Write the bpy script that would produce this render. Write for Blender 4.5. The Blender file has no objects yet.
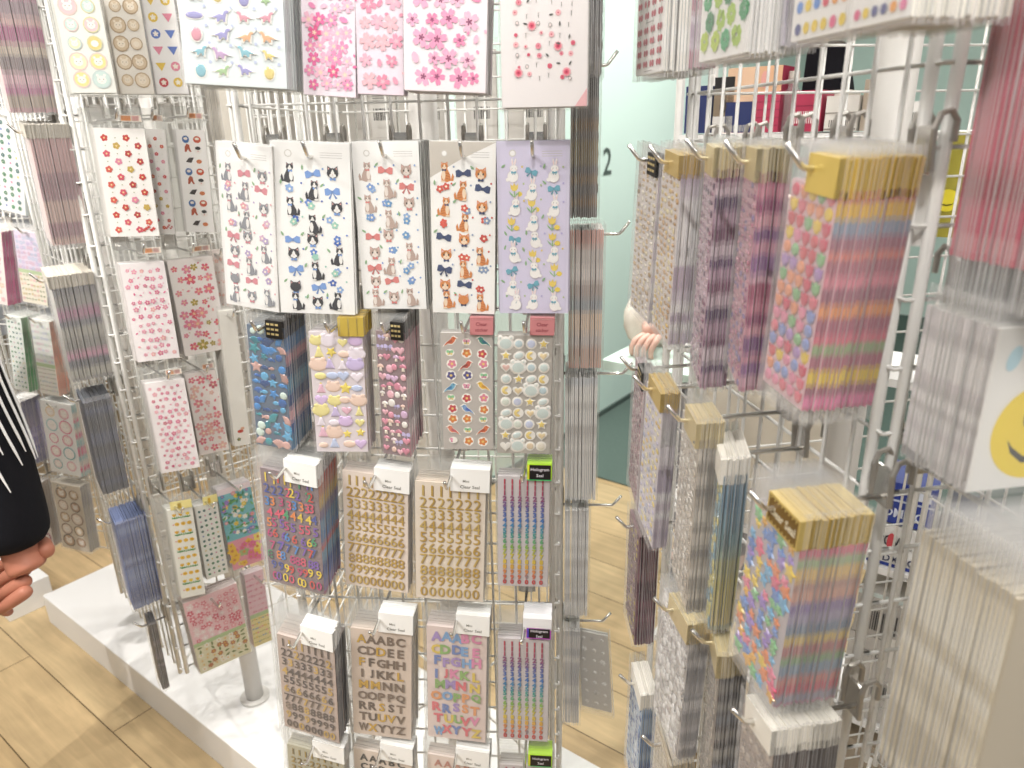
import bpy, math, random
from mathutils import Vector, Matrix
PI=math.pi; R=math.radians
SC=bpy.context.scene; COL=SC.collection
E1=Vector((.8,-.6,0)); E2=Vector((.6,.8,0)); ROTF=math.atan2(-.6,.8)   # the shop fittings follow this grid
def FP(a,b,z=0.): return E1*a+E2*b+Vector((0,0,z))

# ------------------------------------------------------------------ materials
def lin(c): return c/12.92 if c<=.04045 else ((c+.055)/1.055)**2.4
_hc={}
def H(s):
    if not isinstance(s,str): return s
    if s not in _hc:
        s2=s.lstrip('#'); s2=''.join(c*2 for c in s2) if len(s2)==3 else s2; _hc[s]=tuple(lin(int(s2[i:i+2],16)/255) for i in (0,2,4))
    return _hc[s]
def mixc(a,b,t):
    a=H(a);b=H(b); return tuple(a[i]*(1-t)+b[i]*t for i in range(3))
def newmat(n):
    m=bpy.data.materials.new(n); m.use_nodes=True; nt=m.node_tree
    return m,nt,nt.nodes['Principled BSDF']
def simple(n,col,rough=.5,metal=0.,spec=.5,noise=0.,scale=40.):
    m,nt,b=newmat(n)
    b.inputs['Base Color'].default_value=(*H(col),1); b.inputs['Roughness'].default_value=rough
    b.inputs['Metallic'].default_value=metal; b.inputs['Specular IOR Level'].default_value=spec
    if noise:
        t=nt.nodes.new('ShaderNodeTexCoord'); nz=nt.nodes.new('ShaderNodeTexNoise'); nz.inputs['Scale'].default_value=scale
        hsv=nt.nodes.new('ShaderNodeHueSaturation'); hsv.inputs['Color'].default_value=(*H(col),1)
        mr=nt.nodes.new('ShaderNodeMapRange'); mr.inputs['To Min'].default_value=1-noise; mr.inputs['To Max'].default_value=1+noise
        nt.links.new(t.outputs['Object'],nz.inputs['Vector']); nt.links.new(nz.outputs['Fac'],mr.inputs['Value'])
        nt.links.new(mr.outputs['Result'],hsv.inputs['Value']); nt.links.new(hsv.outputs['Color'],b.inputs['Base Color'])
    return m
def attrmat(n,rough,metal=0.,spec=.5,coat=0.):
    m,nt,b=newmat(n); a=nt.nodes.new('ShaderNodeAttribute'); a.attribute_name='Col'
    nt.links.new(a.outputs['Color'],b.inputs['Base Color'])
    b.inputs['Roughness'].default_value=rough; b.inputs['Metallic'].default_value=metal
    b.inputs['Specular IOR Level'].default_value=spec; b.inputs['Coat Weight'].default_value=coat
    b.inputs['Coat Roughness'].default_value=.08
    return m
M={}
M['print']=attrmat('printed_card',.45)
M['puff']=attrmat('puffy_vinyl',.22,0,.5,.6)
M['foil']=attrmat('gold_foil',.34,.45)
def filmmat(n,lo,hi,tint):
    m,nt,b=newmat(n); out=nt.nodes['Material Output']
    tr=nt.nodes.new('ShaderNodeBsdfTransparent'); tr.inputs['Color'].default_value=(.985,.985,.98,1)
    b.inputs['Base Color'].default_value=(*tint,1); b.inputs['Roughness'].default_value=.2
    lw=nt.nodes.new('ShaderNodeLayerWeight'); lw.inputs['Blend'].default_value=.35
    mr=nt.nodes.new('ShaderNodeMapRange'); mr.inputs['To Min'].default_value=lo; mr.inputs['To Max'].default_value=hi
    mx=nt.nodes.new('ShaderNodeMixShader')
    nt.links.new(lw.outputs['Facing'],mr.inputs['Value']); nt.links.new(mr.outputs['Result'],mx.inputs['Fac'])
    nt.links.new(tr.outputs[0],mx.inputs[1]); nt.links.new(b.outputs[0],mx.inputs[2]); nt.links.new(mx.outputs[0],out.inputs['Surface'])
    return m
M['film']=filmmat('clear_film',.05,.32,(.86,.86,.85))
M['filmhazy']=filmmat('hazy_film',.10,.36,(.90,.89,.89))
M['filmedge']=filmmat('film_fold',.08,.3,(.95,.94,.94))
M['filmwhite']=filmmat('film_glimmer',.42,.6,(.97,.96,.96))  # white strip put in for the glimmer along the sleeve edges
M['chrome']=simple('chrome','#e2e0dc',.2,.9)
M['darkmetal']=simple('grey_bracket_metal','#b3aea7',.35,.6)
M['coat']=simple('white_powder_coat','#f1efea',.35,0,.5,.03,60)
M['pole']=simple('grey_white_pole','#dcd8d2',.4,0,.5,.03,12)
M['laminate']=simple('white_laminate','#f3f1ee',.4,0,.5,.02,6)
M['black']=simple('black_jersey','#15151a',.9,0,.2,.2,300)
M['trouser']=simple('dark_trousers','#1b1c22',.9,0,.2,.1,200)
M['skin']=simple('skin','#b5765f',.5,0,.4,.06,25)
M['skinpale']=simple('pale_skin','#eabfae',.5,0,.4,.05,25)
M['fleece']=simple('cream_fleece','#efe7da',1.,0,.1,.12,220)
M['hair']=simple('dark_hair','#241a16',.5,0,.4,.1,80)
M['mint']=simple('mint_paint','#d6ece3',.5,0,.4,.02,3)
M['mintlow']=simple('mint_laminate','#d3e8de',.4,0,.4,.02,3)
M['greymat']=simple('green_grey_carpet','#5f6f68',.95,0,.1,.25,260)
M['whitewall']=simple('white_wall_paint','#e9e6e0',.7,0,.3,.02,4)
M['ceil']=simple('ceiling_paint','#f2f0ec',.8)
M['ink']=simple('dark_print_ink','#4c5a55',.6)
M['glass']=filmmat('clear_plastic',.12,.5,(.85,.88,.86))

def woodmat():
    m,nt,b=newmat('oak_planks'); N=nt.nodes.new; L=nt.links.new
    t=N('ShaderNodeTexCoord'); mp=N('ShaderNodeMapping'); mp.inputs['Rotation'].default_value=(0,0,math.atan2(.6,.8)); mp.inputs['Location'].default_value=(.37,-.015,0)
    L(t.outputs['Object'],mp.inputs['Vector'])
    br=N('ShaderNodeTexBrick'); br.offset=.37; br.inputs['Scale'].default_value=1.; br.inputs['Brick Width'].default_value=1.35; br.inputs['Row Height'].default_value=.175
    br.inputs['Mortar Size'].default_value=.0016; br.inputs['Mortar Smooth'].default_value=.2; br.inputs['Bias'].default_value=0.
    br.inputs['Color1'].default_value=(*H('#ccb389'),1); br.inputs['Color2'].default_value=(*H('#bea278'),1); br.inputs['Mortar'].default_value=(*H('#5a4528'),1)
    L(mp.outputs[0],br.inputs['Vector'])
    m2=N('ShaderNodeMapping'); m2.inputs['Scale'].default_value=(2.2,26,1); L(mp.outputs[0],m2.inputs['Vector'])
    nz=N('ShaderNodeTexNoise'); nz.inputs['Scale'].default_value=1.6; nz.inputs['Detail'].default_value=7; nz.inputs['Roughness'].default_value=.62; nz.inputs['Distortion'].default_value=.6; L(m2.outputs[0],nz.inputs['Vector'])
    mr=N('ShaderNodeMapRange'); mr.inputs['From Min'].default_value=.25; mr.inputs['From Max'].default_value=.75; mr.inputs['To Min'].default_value=.78; mr.inputs['To Max'].default_value=1.14; L(nz.outputs['Fac'],mr.inputs['Value'])
    n2=N('ShaderNodeTexNoise'); n2.inputs['Scale'].default_value=7.; n2.inputs['Detail'].default_value=3; L(mp.outputs[0],n2.inputs['Vector'])
    mr2=N('ShaderNodeMapRange'); mr2.inputs['From Min'].default_value=.3; mr2.inputs['From Max'].default_value=.7; mr2.inputs['To Min'].default_value=.88; mr2.inputs['To Max'].default_value=1.08; L(n2.outputs['Fac'],mr2.inputs['Value'])
    mu=N('ShaderNodeMath'); mu.operation='MULTIPLY'; L(mr.outputs[0],mu.inputs[0]); L(mr2.outputs[0],mu.inputs[1])
    hs=N('ShaderNodeHueSaturation'); L(mu.outputs[0],hs.inputs['Value']); L(br.outputs['Color'],hs.inputs['Color']); L(hs.outputs['Color'],b.inputs['Base Color'])
    b.inputs['Roughness'].default_value=.42
    return m
M['wood']=woodmat()

# ------------------------------------------------------------------ mesh builder
class MB:
    def __init__(s): s.v=[];s.f=[];s.c=[];s.m=[];s.mats=[]
    def mi(s,mat):
        if mat not in s.mats: s.mats.append(mat)
        return s.mats.index(mat)
    def add(s,vs,fs,col='#ffffff',mat='print',X=None):
        b=len(s.v); c=H(col); k=s.mi(mat)
        s.v.extend([X@Vector(v) for v in vs] if X is not None else [Vector(v) for v in vs])
        for f in fs: s.f.append([b+i for i in f]); s.c.append(c); s.m.append(k)
    def box(s,lo,hi,col='#ffffff',mat='print',X=None):
        x0,y0,z0=lo;x1,y1,z1=hi
        s.add([(x0,y0,z0),(x1,y0,z0),(x1,y1,z0),(x0,y1,z0),(x0,y0,z1),(x1,y0,z1),(x1,y1,z1),(x0,y1,z1)],
              [(0,3,2,1),(4,5,6,7),(0,1,5,4),(1,2,6,5),(2,3,7,6),(3,0,4,7)],col,mat,X)
    def tube(s,pts,r,n=8,col='#ffffff',mat='chrome',cap=True):
        pts=[Vector(p) for p in pts]; rs=r if isinstance(r,(list,tuple)) else [r]*len(pts)
        vs=[];fs=[]; up=None
        for i,p in enumerate(pts):
            t=(pts[min(i+1,len(pts)-1)]-pts[max(i-1,0)]).normalized()
            if up is None:
                up=Vector((0,0,1)) if abs(t.z)<.9 else Vector((1,0,0))
            a=t.cross(up).normalized(); up2=a.cross(t).normalized(); up=up2
            for k in range(n):
                an=2*PI*k/n; vs.append(p+(a*math.cos(an)+up2*math.sin(an))*rs[i])
        for i in range(len(pts)-1):
            for k in range(n):
                k2=(k+1)%n; fs.append((i*n+k,i*n+k2,(i+1)*n+k2,(i+1)*n+k))
        if cap: fs.append(tuple(range(n))[::-1]); fs.append(tuple((len(pts)-1)*n+k for k in range(n)))
        s.add(vs,fs,col,mat)
    def build(s,name,parent=None,mesh_only=False,smooth=False):
        me=bpy.data.meshes.new(name); me.from_pydata(s.v,[],s.f)
        for k in s.mats: me.materials.append(M[k])
        me.polygons.foreach_set('material_index',s.m)
        at=me.color_attributes.new('Col','FLOAT_COLOR','CORNER')
        buf=[]
        for p,c in zip(s.f,s.c): buf.extend([c[0],c[1],c[2],1.]*len(p))
        at.data.foreach_set('color',buf)
        if smooth: me.polygons.foreach_set('use_smooth',[True]*len(s.f))
        me.update()
        return me if mesh_only else obj(name,me,parent)
def obj(name,me,parent=None):
    o=bpy.data.objects.new(name,me); COL.objects.link(o)
    if parent is not None: o.parent=parent
    return o
def empty(name,loc=(0,0,0),rz=0.):
    o=bpy.data.objects.new(name,None); COL.objects.link(o); o.location=loc; o.rotation_euler=(0,0,rz); o.empty_display_size=.02
    return o
def tag(o,label=None,cat=None,group=None,kind=None):
    for k,v in (('label',label),('category',cat),('group',group),('kind',kind)):
        if v: o[k]=v
    return o

# ------------------------------------------------------------------ lettering
_gl={}
def text_mesh(s,bold=0.):
    k=(s,bold)
    if k in _gl: return _gl[k]
    cu=bpy.data.curves.new('t','FONT'); cu.body=s; cu.size=1; cu.resolution_u=2; cu.offset=bold
    o=bpy.data.objects.new('t',cu); COL.objects.link(o); bpy.context.view_layer.update()
    ev=o.evaluated_get(bpy.context.evaluated_depsgraph_get()); me=ev.to_mesh()
    vs=[(v.co.x,v.co.y) for v in me.vertices]; fs=[tuple(p.vertices) for p in me.polygons]
    ev.to_mesh_clear(); bpy.data.objects.remove(o); bpy.data.curves.remove(cu)
    x0=min(v[0] for v in vs);x1=max(v[0] for v in vs);y0=min(v[1] for v in vs);y1=max(v[1] for v in vs)
    _gl[k]=([((x-(x0+x1)/2),(y-(y0+y1)/2)) for x,y in vs],fs,x1-x0,y1-y0)
    return _gl[k]

# ------------------------------------------------------------------ flat artwork on a sheet (u to the right, v upwards, metres)
def ellp(cx,cy,rx,ry=None,rot=0.,n=14):
    ry=rx if ry is None else ry; c,s=math.cos(rot),math.sin(rot)
    return [(cx+rx*math.cos(a)*c-ry*math.sin(a)*s, cy+rx*math.cos(a)*s+ry*math.sin(a)*c) for a in (2*PI*i/n for i in range(n))]
class Art:
    """collects the sticker shapes of one sheet"""
    def __init__(s,w,h,front=0.): s.w=w;s.h=h;s.mb=MB();s.lay=0;s.front=front
    def yl(s): return -.0001-.00002*(s.lay if s.lay<5 else 5+(s.lay-5)%55)
    def poly(s,pts,col,puff=0.,mat=None,dl=1):
        s.lay+=dl
        y=s.yl()
        n=len(pts); mat=mat or ('puff' if puff else 'print')
        if puff:
            cx=sum(p[0] for p in pts)/n; cy=sum(p[1] for p in pts)/n
            a=[(u,y,v) for u,v in pts]; b=[(cx+(u-cx)*.78,y-puff*.75,cy+(v-cy)*.78) for u,v in pts]; d=[(cx+(u-cx)*.4,y-puff,cy+(v-cy)*.4) for u,v in pts]
            fs=[(i,(i+1)%n,n+(i+1)%n,n+i) for i in range(n)]+[(n+i,n+(i+1)%n,2*n+(i+1)%n,2*n+i) for i in range(n)]+[tuple(range(2*n,3*n))]
            s.mb.add(a+b+d,fs,col,mat)
        else: s.mb.add([(u,y,v) for u,v in pts],[tuple(range(n))],col,mat)
    def ell(s,cx,cy,rx,ry=None,col='#000',rot=0.,puff=0.,n=12,mat=None): s.poly(ellp(cx,cy,rx,ry,rot,n),col,puff,mat)
    def glyph(s,t,cx,cy,size,col,mat='print',bold=0.,dx=0.,asp=None,lift=0.):
        vs,fs,gw,gh=text_mesh(t,bold); s.lay+=1; y=s.yl()-lift
        k=size/max(gh,.3); kx=k if asp is None else min(k,asp/max(gw,.01))
        s.mb.add([(cx+x*kx,y,cy+v*k) for x,v in vs],fs,col,mat)
    def star_curve(s,cx,cy,r,n,inner,pw,col,rot=0.,puff=0.,pts=0):
        N=pts or n*6
        P=[]
        for i in range(N):
            a=2*PI*i/N; k=abs(math.cos(n*a/2))**pw; rr=r*(inner+(1-inner)*k); P.append((cx+rr*math.sin(a+rot),cy+rr*math.cos(a+rot)))
        s.poly(P,col,puff)
def sakura(A,cx,cy,r,col,c2='#fff0f4',rot=0.,puff=0.):
    P=[]
    for i in range(5):
        b=rot+2*PI*i/5
        for da,k in ((-.60,.42),(-.42,.78),(-.26,.98),(-.08,.99),(0,.86),(.08,.99),(.26,.98),(.42,.78)):
            P.append((cx+r*k*math.sin(b+da),cy+r*k*math.cos(b+da)))
    A.poly(P,col,puff); A.star_curve(cx,cy,r*.34,5,.3,1.,c2,rot)
def daisy(A,cx,cy,r,col,c2='#f5c93a',n=6,rot=0.): A.star_curve(cx,cy,r,n,.45,.6,col,rot,pts=n*5); A.ell(cx,cy,r*.3,None,c2,n=8)
def clover(A,cx,cy,r,col,rot=0.):
    for i in range(4):
        b=rot+PI/2*i
        A.ell(cx+r*.55*math.sin(b-.38),cy+r*.55*math.cos(b-.38),r*.36,r*.42,col,-b,n=8); A.ell(cx+r*.55*math.sin(b+.38),cy+r*.55*math.cos(b+.38),r*.36,r*.42,col,-b,n=8)
    A.poly([(cx-r*.06,cy),(cx+r*.06,cy),(cx+r*.3,cy-r*1.1),(cx+r*.2,cy-r*1.15)],col)
def bow(A,cx,cy,r,col,rot=0.,tails=True):
    c,s=math.cos(rot),math.sin(rot); T=lambda x,y:(cx+(x*c-y*s)*r,cy+(x*s+y*c)*r); d=mixc(col,'#202030',.25)
    if tails:
        A.poly([T(-.1,-.1),T(.0,-.1),T(-.35,-.95),T(-.6,-.8)],d); A.poly([T(.0,-.1),T(.1,-.1),T(.6,-.8),T(.35,-.95)],d)
    A.poly([T(0,.12),T(-.55,.55),T(-1,.42),T(-1,-.38),T(-.55,-.42),T(0,-.12)],col); A.poly([T(0,-.12),T(.55,-.42),T(1,-.38),T(1,.42),T(.55,.55),T(0,.12)],col)
    A.poly([T(-.17,.2),T(-.17,-.2),T(.17,-.2),T(.17,.2)],d)
def cathead(A,cx,cy,r,fur,white='#f6f2ee',bc='#86a9dd'):
    for sg in (-1,1): A.poly([(cx+sg*r*.92,cy+r*.1),(cx+sg*r*.86,cy+r*1.2),(cx+sg*r*.15,cy+r*.72)],fur); A.poly([(cx+sg*r*.78,cy+r*.4),(cx+sg*r*.76,cy+r*.95),(cx+sg*r*.4,cy+r*.65)],'#e7b3b0')
    A.ell(cx,cy,r,r*.86,fur); A.poly([(cx,cy+r*.62),(cx-r*.42,cy-r*.1),(cx-r*.62,cy-r*.5),(cx,cy-r*.84),(cx+r*.62,cy-r*.5),(cx+r*.42,cy-r*.1)],white)
    for sg in (-1,1): A.ell(cx+sg*r*.42,cy+r*.02,r*.15,r*.19,'#3a3026',n=8)
    A.poly([(cx-r*.1,cy-r*.22),(cx,cy-r*.36),(cx+r*.1,cy-r*.22)],'#d98880')
    if bc: bow(A,cx,cy-r*1.02,r*.5,bc,0,False)
def catsit(A,cx,cy,s,fur,white='#f6f2ee',bc='#86a9dd',flip=1,stripe=None):
    f=flip
    A.poly([(cx+f*s*.18,cy-s*.42),(cx+f*s*.42,cy-s*.44),(cx+f*s*.46,cy-s*.2),(cx+f*s*.38,cy-s*.05),(cx+f*s*.33,cy-s*.2),(cx+f*s*.3,cy-s*.34)],fur)
    A.poly([(cx-f*s*.12,cy+s*.2),(cx+f*s*.1,cy+s*.2),(cx+f*s*.27,cy-s*.15),(cx+f*s*.3,cy-s*.42),(cx+f*s*.1,cy-s*.5),(cx-f*s*.2,cy-s*.5),(cx-f*s*.22,cy-s*.2)],fur)
    A.ell(cx-f*s*.09,cy-s*.14,s*.1,s*.26,white,n=10); A.ell(cx-f*s*.12,cy-s*.47,s*.13,s*.05,white,n=8)
    if stripe:
        for k in range(3): A.poly([(cx+f*s*.02,cy-s*(.02+.13*k)),(cx+f*s*.24,cy-s*(.08+.13*k)),(cx+f*s*.24,cy-s*(.12+.13*k)),(cx+f*s*.02,cy-s*(.06+.13*k))],stripe)
    cathead(A,cx-f*s*.04,cy+s*.3,s*.19,fur,white,None)
    if bc: bow(A,cx-f*s*.06,cy+s*.1,s*.11,bc,0,False)
def rabbit(A,cx,cy,s,f=1,bc='#7fb7cf'):
    w='#fbf8f5'; o='#d8ccd2'
    for sg in (-.3,.35): A.ell(cx+f*s*(.05+sg*.22),cy+s*.52,s*.065,s*.2,o,rot=-sg*.5*f); A.ell(cx+f*s*(.05+sg*.22),cy+s*.52,s*.05,s*.18,w,rot=-sg*.5*f); A.ell(cx+f*s*(.05+sg*.22),cy+s*.5,s*.02,s*.12,'#f3c9cf',rot=-sg*.5*f,n=8)
    A.ell(cx,cy-s*.2,s*.3,s*.32,o); A.ell(cx,cy-s*.2,s*.28,s*.3,w); A.ell(cx-f*s*.28,cy-s*.36,s*.1,None,w,n=8)
    A.ell(cx+f*s*.05,cy+s*.2,s*.215,s*.19,o); A.ell(cx+f*s*.05,cy+s*.2,s*.2,s*.175,w)
    for sg in (-1,1): A.ell(cx+f*s*.05+sg*s*.085,cy+s*.22,s*.022,None,'#4a3a3a',n=6); A.ell(cx+f*s*.05+sg*s*.12,cy+s*.15,s*.03,s*.02,'#f3b6be',n=6)
    if bc: bow(A,cx+f*s*.05,cy,s*.13,bc)
def tulip(A,cx,cy,s,col,leaf='#2f8f4a',puff=0.):
    A.poly([(cx-s*.04,cy-s*.1),(cx+s*.04,cy-s*.1),(cx+s*.04,cy-s*.6),(cx-s*.04,cy-s*.6)],leaf)
    for g in (-1,1): A.poly([(cx,cy-s*.6),(cx+g*s*.3,cy-s*.35),(cx+g*s*.42,cy-s*.1),(cx+g*s*.15,cy-s*.35)],leaf)
    A.poly([(cx-s*.3,cy+s*.45),(cx-s*.14,cy+s*.25),(cx,cy+s*.5),(cx+s*.14,cy+s*.25),(cx+s*.3,cy+s*.45),(cx+s*.28,cy+s*.05),(cx+s*.12,cy-s*.12),(cx-s*.12,cy-s*.12),(cx-s*.28,cy+s*.05)],col,puff)
def star(A,cx,cy,r,col,rot=0.,puff=0.):
    A.poly([(cx+(r if i%2==0 else r*.52)*math.sin(rot+PI*i/5),cy+(r if i%2==0 else r*.52)*math.cos(rot+PI*i/5)) for i in range(10)],col,puff)
def heart(A,cx,cy,r,col,puff=0.):
    A.poly([(cx+r*1.0*math.sin(t)**3,cy+r*(.81*math.cos(t)-.31*math.cos(2*t)-.125*math.cos(3*t)-.06*math.cos(4*t))) for t in (2*PI*i/16 for i in range(16))],col,puff)
def moon(A,cx,cy,r,col,puff=0.):
    o=[(cx+r*math.cos(a),cy+r*math.sin(a)) for a in (PI*.35+PI*1.3*i/9 for i in range(10))]
    q=[(cx+r*.32+r*.72*math.cos(a),cy+r*.1+r*.72*math.sin(a)) for a in (PI*1.55-PI*1.1*i/7 for i in range(8))]
    A.poly(o+q,col,puff)
def leaf(A,cx,cy,s,col,rot=0.):
    c,k=math.cos(rot),math.sin(rot); T=lambda x,y:(cx+(x*c-y*k)*s,cy+(x*k+y*c)*s)
    A.poly([T(0,-.5),T(.2,-.2),T(.18,.2),T(0,.55),T(-.18,.2),T(-.2,-.2)],col)
def birdy(A,cx,cy,s,col,wing,f=1,edge='#fffaf2'):
    B=lambda k:[(cx+f*s*x*k,cy+s*y*k) for x,y in ((-.72,-.55),(-.3,-.28),(.1,-.32),(.38,-.05),(.46,.2),(.62,.26),(.45,.36),(.28,.48),(.08,.4),(-.06,.15),(-.4,-.1),(-.62,-.36))]
    A.poly(B(1.22),edge); A.poly(B(1),col); A.poly([(cx+f*s*.12,cy+s*.16),(cx+f*s*.14,cy-s*.12),(cx-f*s*.5,cy-s*.34),(cx-f*s*.2,cy+s*.05)],wing); A.ell(cx+f*s*.32,cy+s*.32,s*.05,None,'#2b2320',n=6)
def butterfly(A,cx,cy,s,col,c2):
    A.ell(cx,cy,s*.75,s*.62,'#fffaf2')
    for g in (-1,1): A.ell(cx+g*s*.3,cy+s*.17,s*.3,s*.26,col,g*.5,n=10); A.ell(cx+g*s*.24,cy-s*.22,s*.2,s*.2,c2,n=8)
    A.ell(cx,cy,s*.06,s*.36,'#6b4a50',n=8)
def bear(A,cx,cy,r,col,rim,puff=.0008):
    for g in (-1,1): A.ell(cx+g*r*.62,cy+r*.66,r*.36,None,rim,puff=puff,n=8); A.ell(cx+g*r*.62,cy+r*.66,r*.24,None,col,puff=puff,n=8)
    A.ell(cx,cy,r,r*.88,rim,puff=puff); A.ell(cx,cy,r*.86,r*.75,col,puff=puff*1.2)
    for g in (-1,1): A.ell(cx+g*r*.34,cy+r*.06,r*.07,None,'#8d94a0',n=6)
    A.ell(cx,cy-r*.16,r*.1,r*.07,'#8d94a0',n=6)
def shell(A,cx,cy,s,col,rot=0.,puff=.001):
    P=[]
    for i in range(13):
        a=-1.15+2.3*i/12; k=1. if i%2==0 else .9
        P.append((cx+s*k*math.sin(a+rot),cy+s*(k*math.cos(a+rot))-s*.4))
    A.poly(P+[(cx-s*.14*math.cos(rot),cy-s*.55),(cx+s*.14*math.cos(rot),cy-s*.55)],col,puff)
def dino(A,cx,cy,s,col,f=1,puff=.0006):
    e='#f4f2ec'; P=[(-.95,-.1),(-.5,.12),(-.1,.3),(.25,.22),(.42,.55),(.62,.72),(.88,.62),(.86,.45),(.64,.4),(.56,.0),(.5,-.2),(.5,-.5),(.3,-.5),(.26,-.28),(-.12,-.28),(-.16,-.5),(-.36,-.5),(-.4,-.15)]
    A.poly([(cx+f*s*(x*1.1+.0),cy+s*(y*1.14+.01)) for x,y in P],e,puff*.6); A.poly([(cx+f*s*x*.93,cy+s*(y*.9+.01)) for x,y in P],col,puff)
    A.ell(cx+f*s*.72,cy+s*.55,s*.04,None,'#5a5560',n=6)
def frog(A,cx,cy,r,col,puff=.001):
    for g in (-1,1): A.ell(cx+g*r*.5,cy+r*.55,r*.3,None,col,puff=puff,n=8); A.ell(cx+g*r*.5,cy+r*.6,r*.12,None,'#6a5a70',n=6)
    A.ell(cx,cy,r,r*.72,col,puff=puff); A.ell(cx-r*.5,cy-r*.15,r*.14,r*.1,'#f2a8b8',n=6); A.ell(cx+r*.5,cy-r*.15,r*.14,r*.1,'#f2a8b8',n=6)
def mushroom(A,cx,cy,s,col,puff=.001):
    A.poly([(cx-s*.22,cy),(cx-s*.28,cy-s*.6),(cx+s*.28,cy-s*.6),(cx+s*.22,cy)],'#f3e6d6',puff)
    A.poly([(cx-s*.6,cy-s*.05),(cx-s*.5,cy+s*.35),(cx,cy+s*.6),(cx+s*.5,cy+s*.35),(cx+s*.6,cy-s*.05)],col,puff)
    for x,y in ((-.25,.18),(.1,.35),(.28,.1)): A.ell(cx+s*x,cy+s*y,s*.09,None,'#fff4f0',n=6)
def spire(A,cx,cy,s,col,puff=.001):   # a layered pointed cake or dress
    A.poly([(cx-s*.16,cy+s*.7),(cx+s*.16,cy+s*.7),(cx+s*.3,cy+s*.2),(cx+s*.62,cy-s*.55),(cx-s*.62,cy-s*.55),(cx-s*.3,cy+s*.2)],col,puff)
    A.ell(cx,cy+s*.78,s*.15,None,'#f3e27a',n=8); A.poly([(cx-s*.5,cy-s*.3),(cx+s*.5,cy-s*.3),(cx+s*.55,cy-s*.4),(cx-s*.55,cy-s*.4)],'#fdf6ff')
def fish(A,cx,cy,s,col,f=1,puff=.001):
    A.poly([(cx+f*s*x,cy+s*y) for x,y in ((.7,0),(.4,.3),(0,.36),(-.4,.14),(-.8,.38),(-.72,0),(-.8,-.36),(-.4,-.14),(0,-.34),(.4,-.28))],col,puff); A.ell(cx+f*s*.42,cy+s*.08,s*.06,None,'#20283a',n=6)
def cherry(A,cx,cy,s):
    for g in (-.34,.36): A.poly([(cx+g*s*.9,cy),(cx+g*s*.9+s*.05,cy),(cx+s*.06,cy+s*.95),(cx,cy+s*.95)],'#4f7d52'); A.ell(cx+g*s,cy-s*.2,s*.36,s*.36,'#b5213f',n=9)
def doll(A,cx,cy,s,k):
    if k==0: A.ell(cx,cy,s*.42,s*.45,'#3d6aa6'); A.ell(cx,cy+s*.08,s*.24,s*.18,'#f3e6d8',n=8)
    elif k==1: A.ell(cx,cy,s*.46,s*.42,'#c9542f'); A.ell(cx,cy+s*.08,s*.26,s*.16,'#f6ede0',n=8)
    elif k==2: A.poly([(cx-s*.4,cy-s*.5),(cx-s*.35,cy+s*.1),(cx-s*.1,cy+s*.5),(cx+s*.2,cy+s*.35),(cx+s*.25,cy-s*.1),(cx+s*.4,cy-s*.5),(cx+s*.2,cy-s*.5),(cx,cy-s*.15),(cx-s*.2,cy-s*.5)],'#b2502c')
    elif k==3: A.ell(cx,cy,s*.42,s*.44,'#f6f0ea'); A.ell(cx,cy+s*.22,s*.34,s*.22,'#22201f',n=8); A.ell(cx,cy-s*.16,s*.06,None,'#c33',n=6)
    elif k==4: A.poly([(cx-s*.5,cy-s*.2),(cx-s*.1,cy+s*.3),(cx+s*.5,cy+s*.35),(cx+s*.15,cy-s*.3)],'#3a3230')
    else: A.ell(cx,cy,s*.34,s*.26,'#d07a48',n=8)
def grid(w,h,nx,ny,mx,mt,mb):
    for j in range(ny):
        for i in range(nx):
            yield i,j,mx*w+(1-2*mx)*w*(i+.5)/nx, mb*h+(1-mt-mb)*h*(1-(j+.5)/ny)
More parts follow.
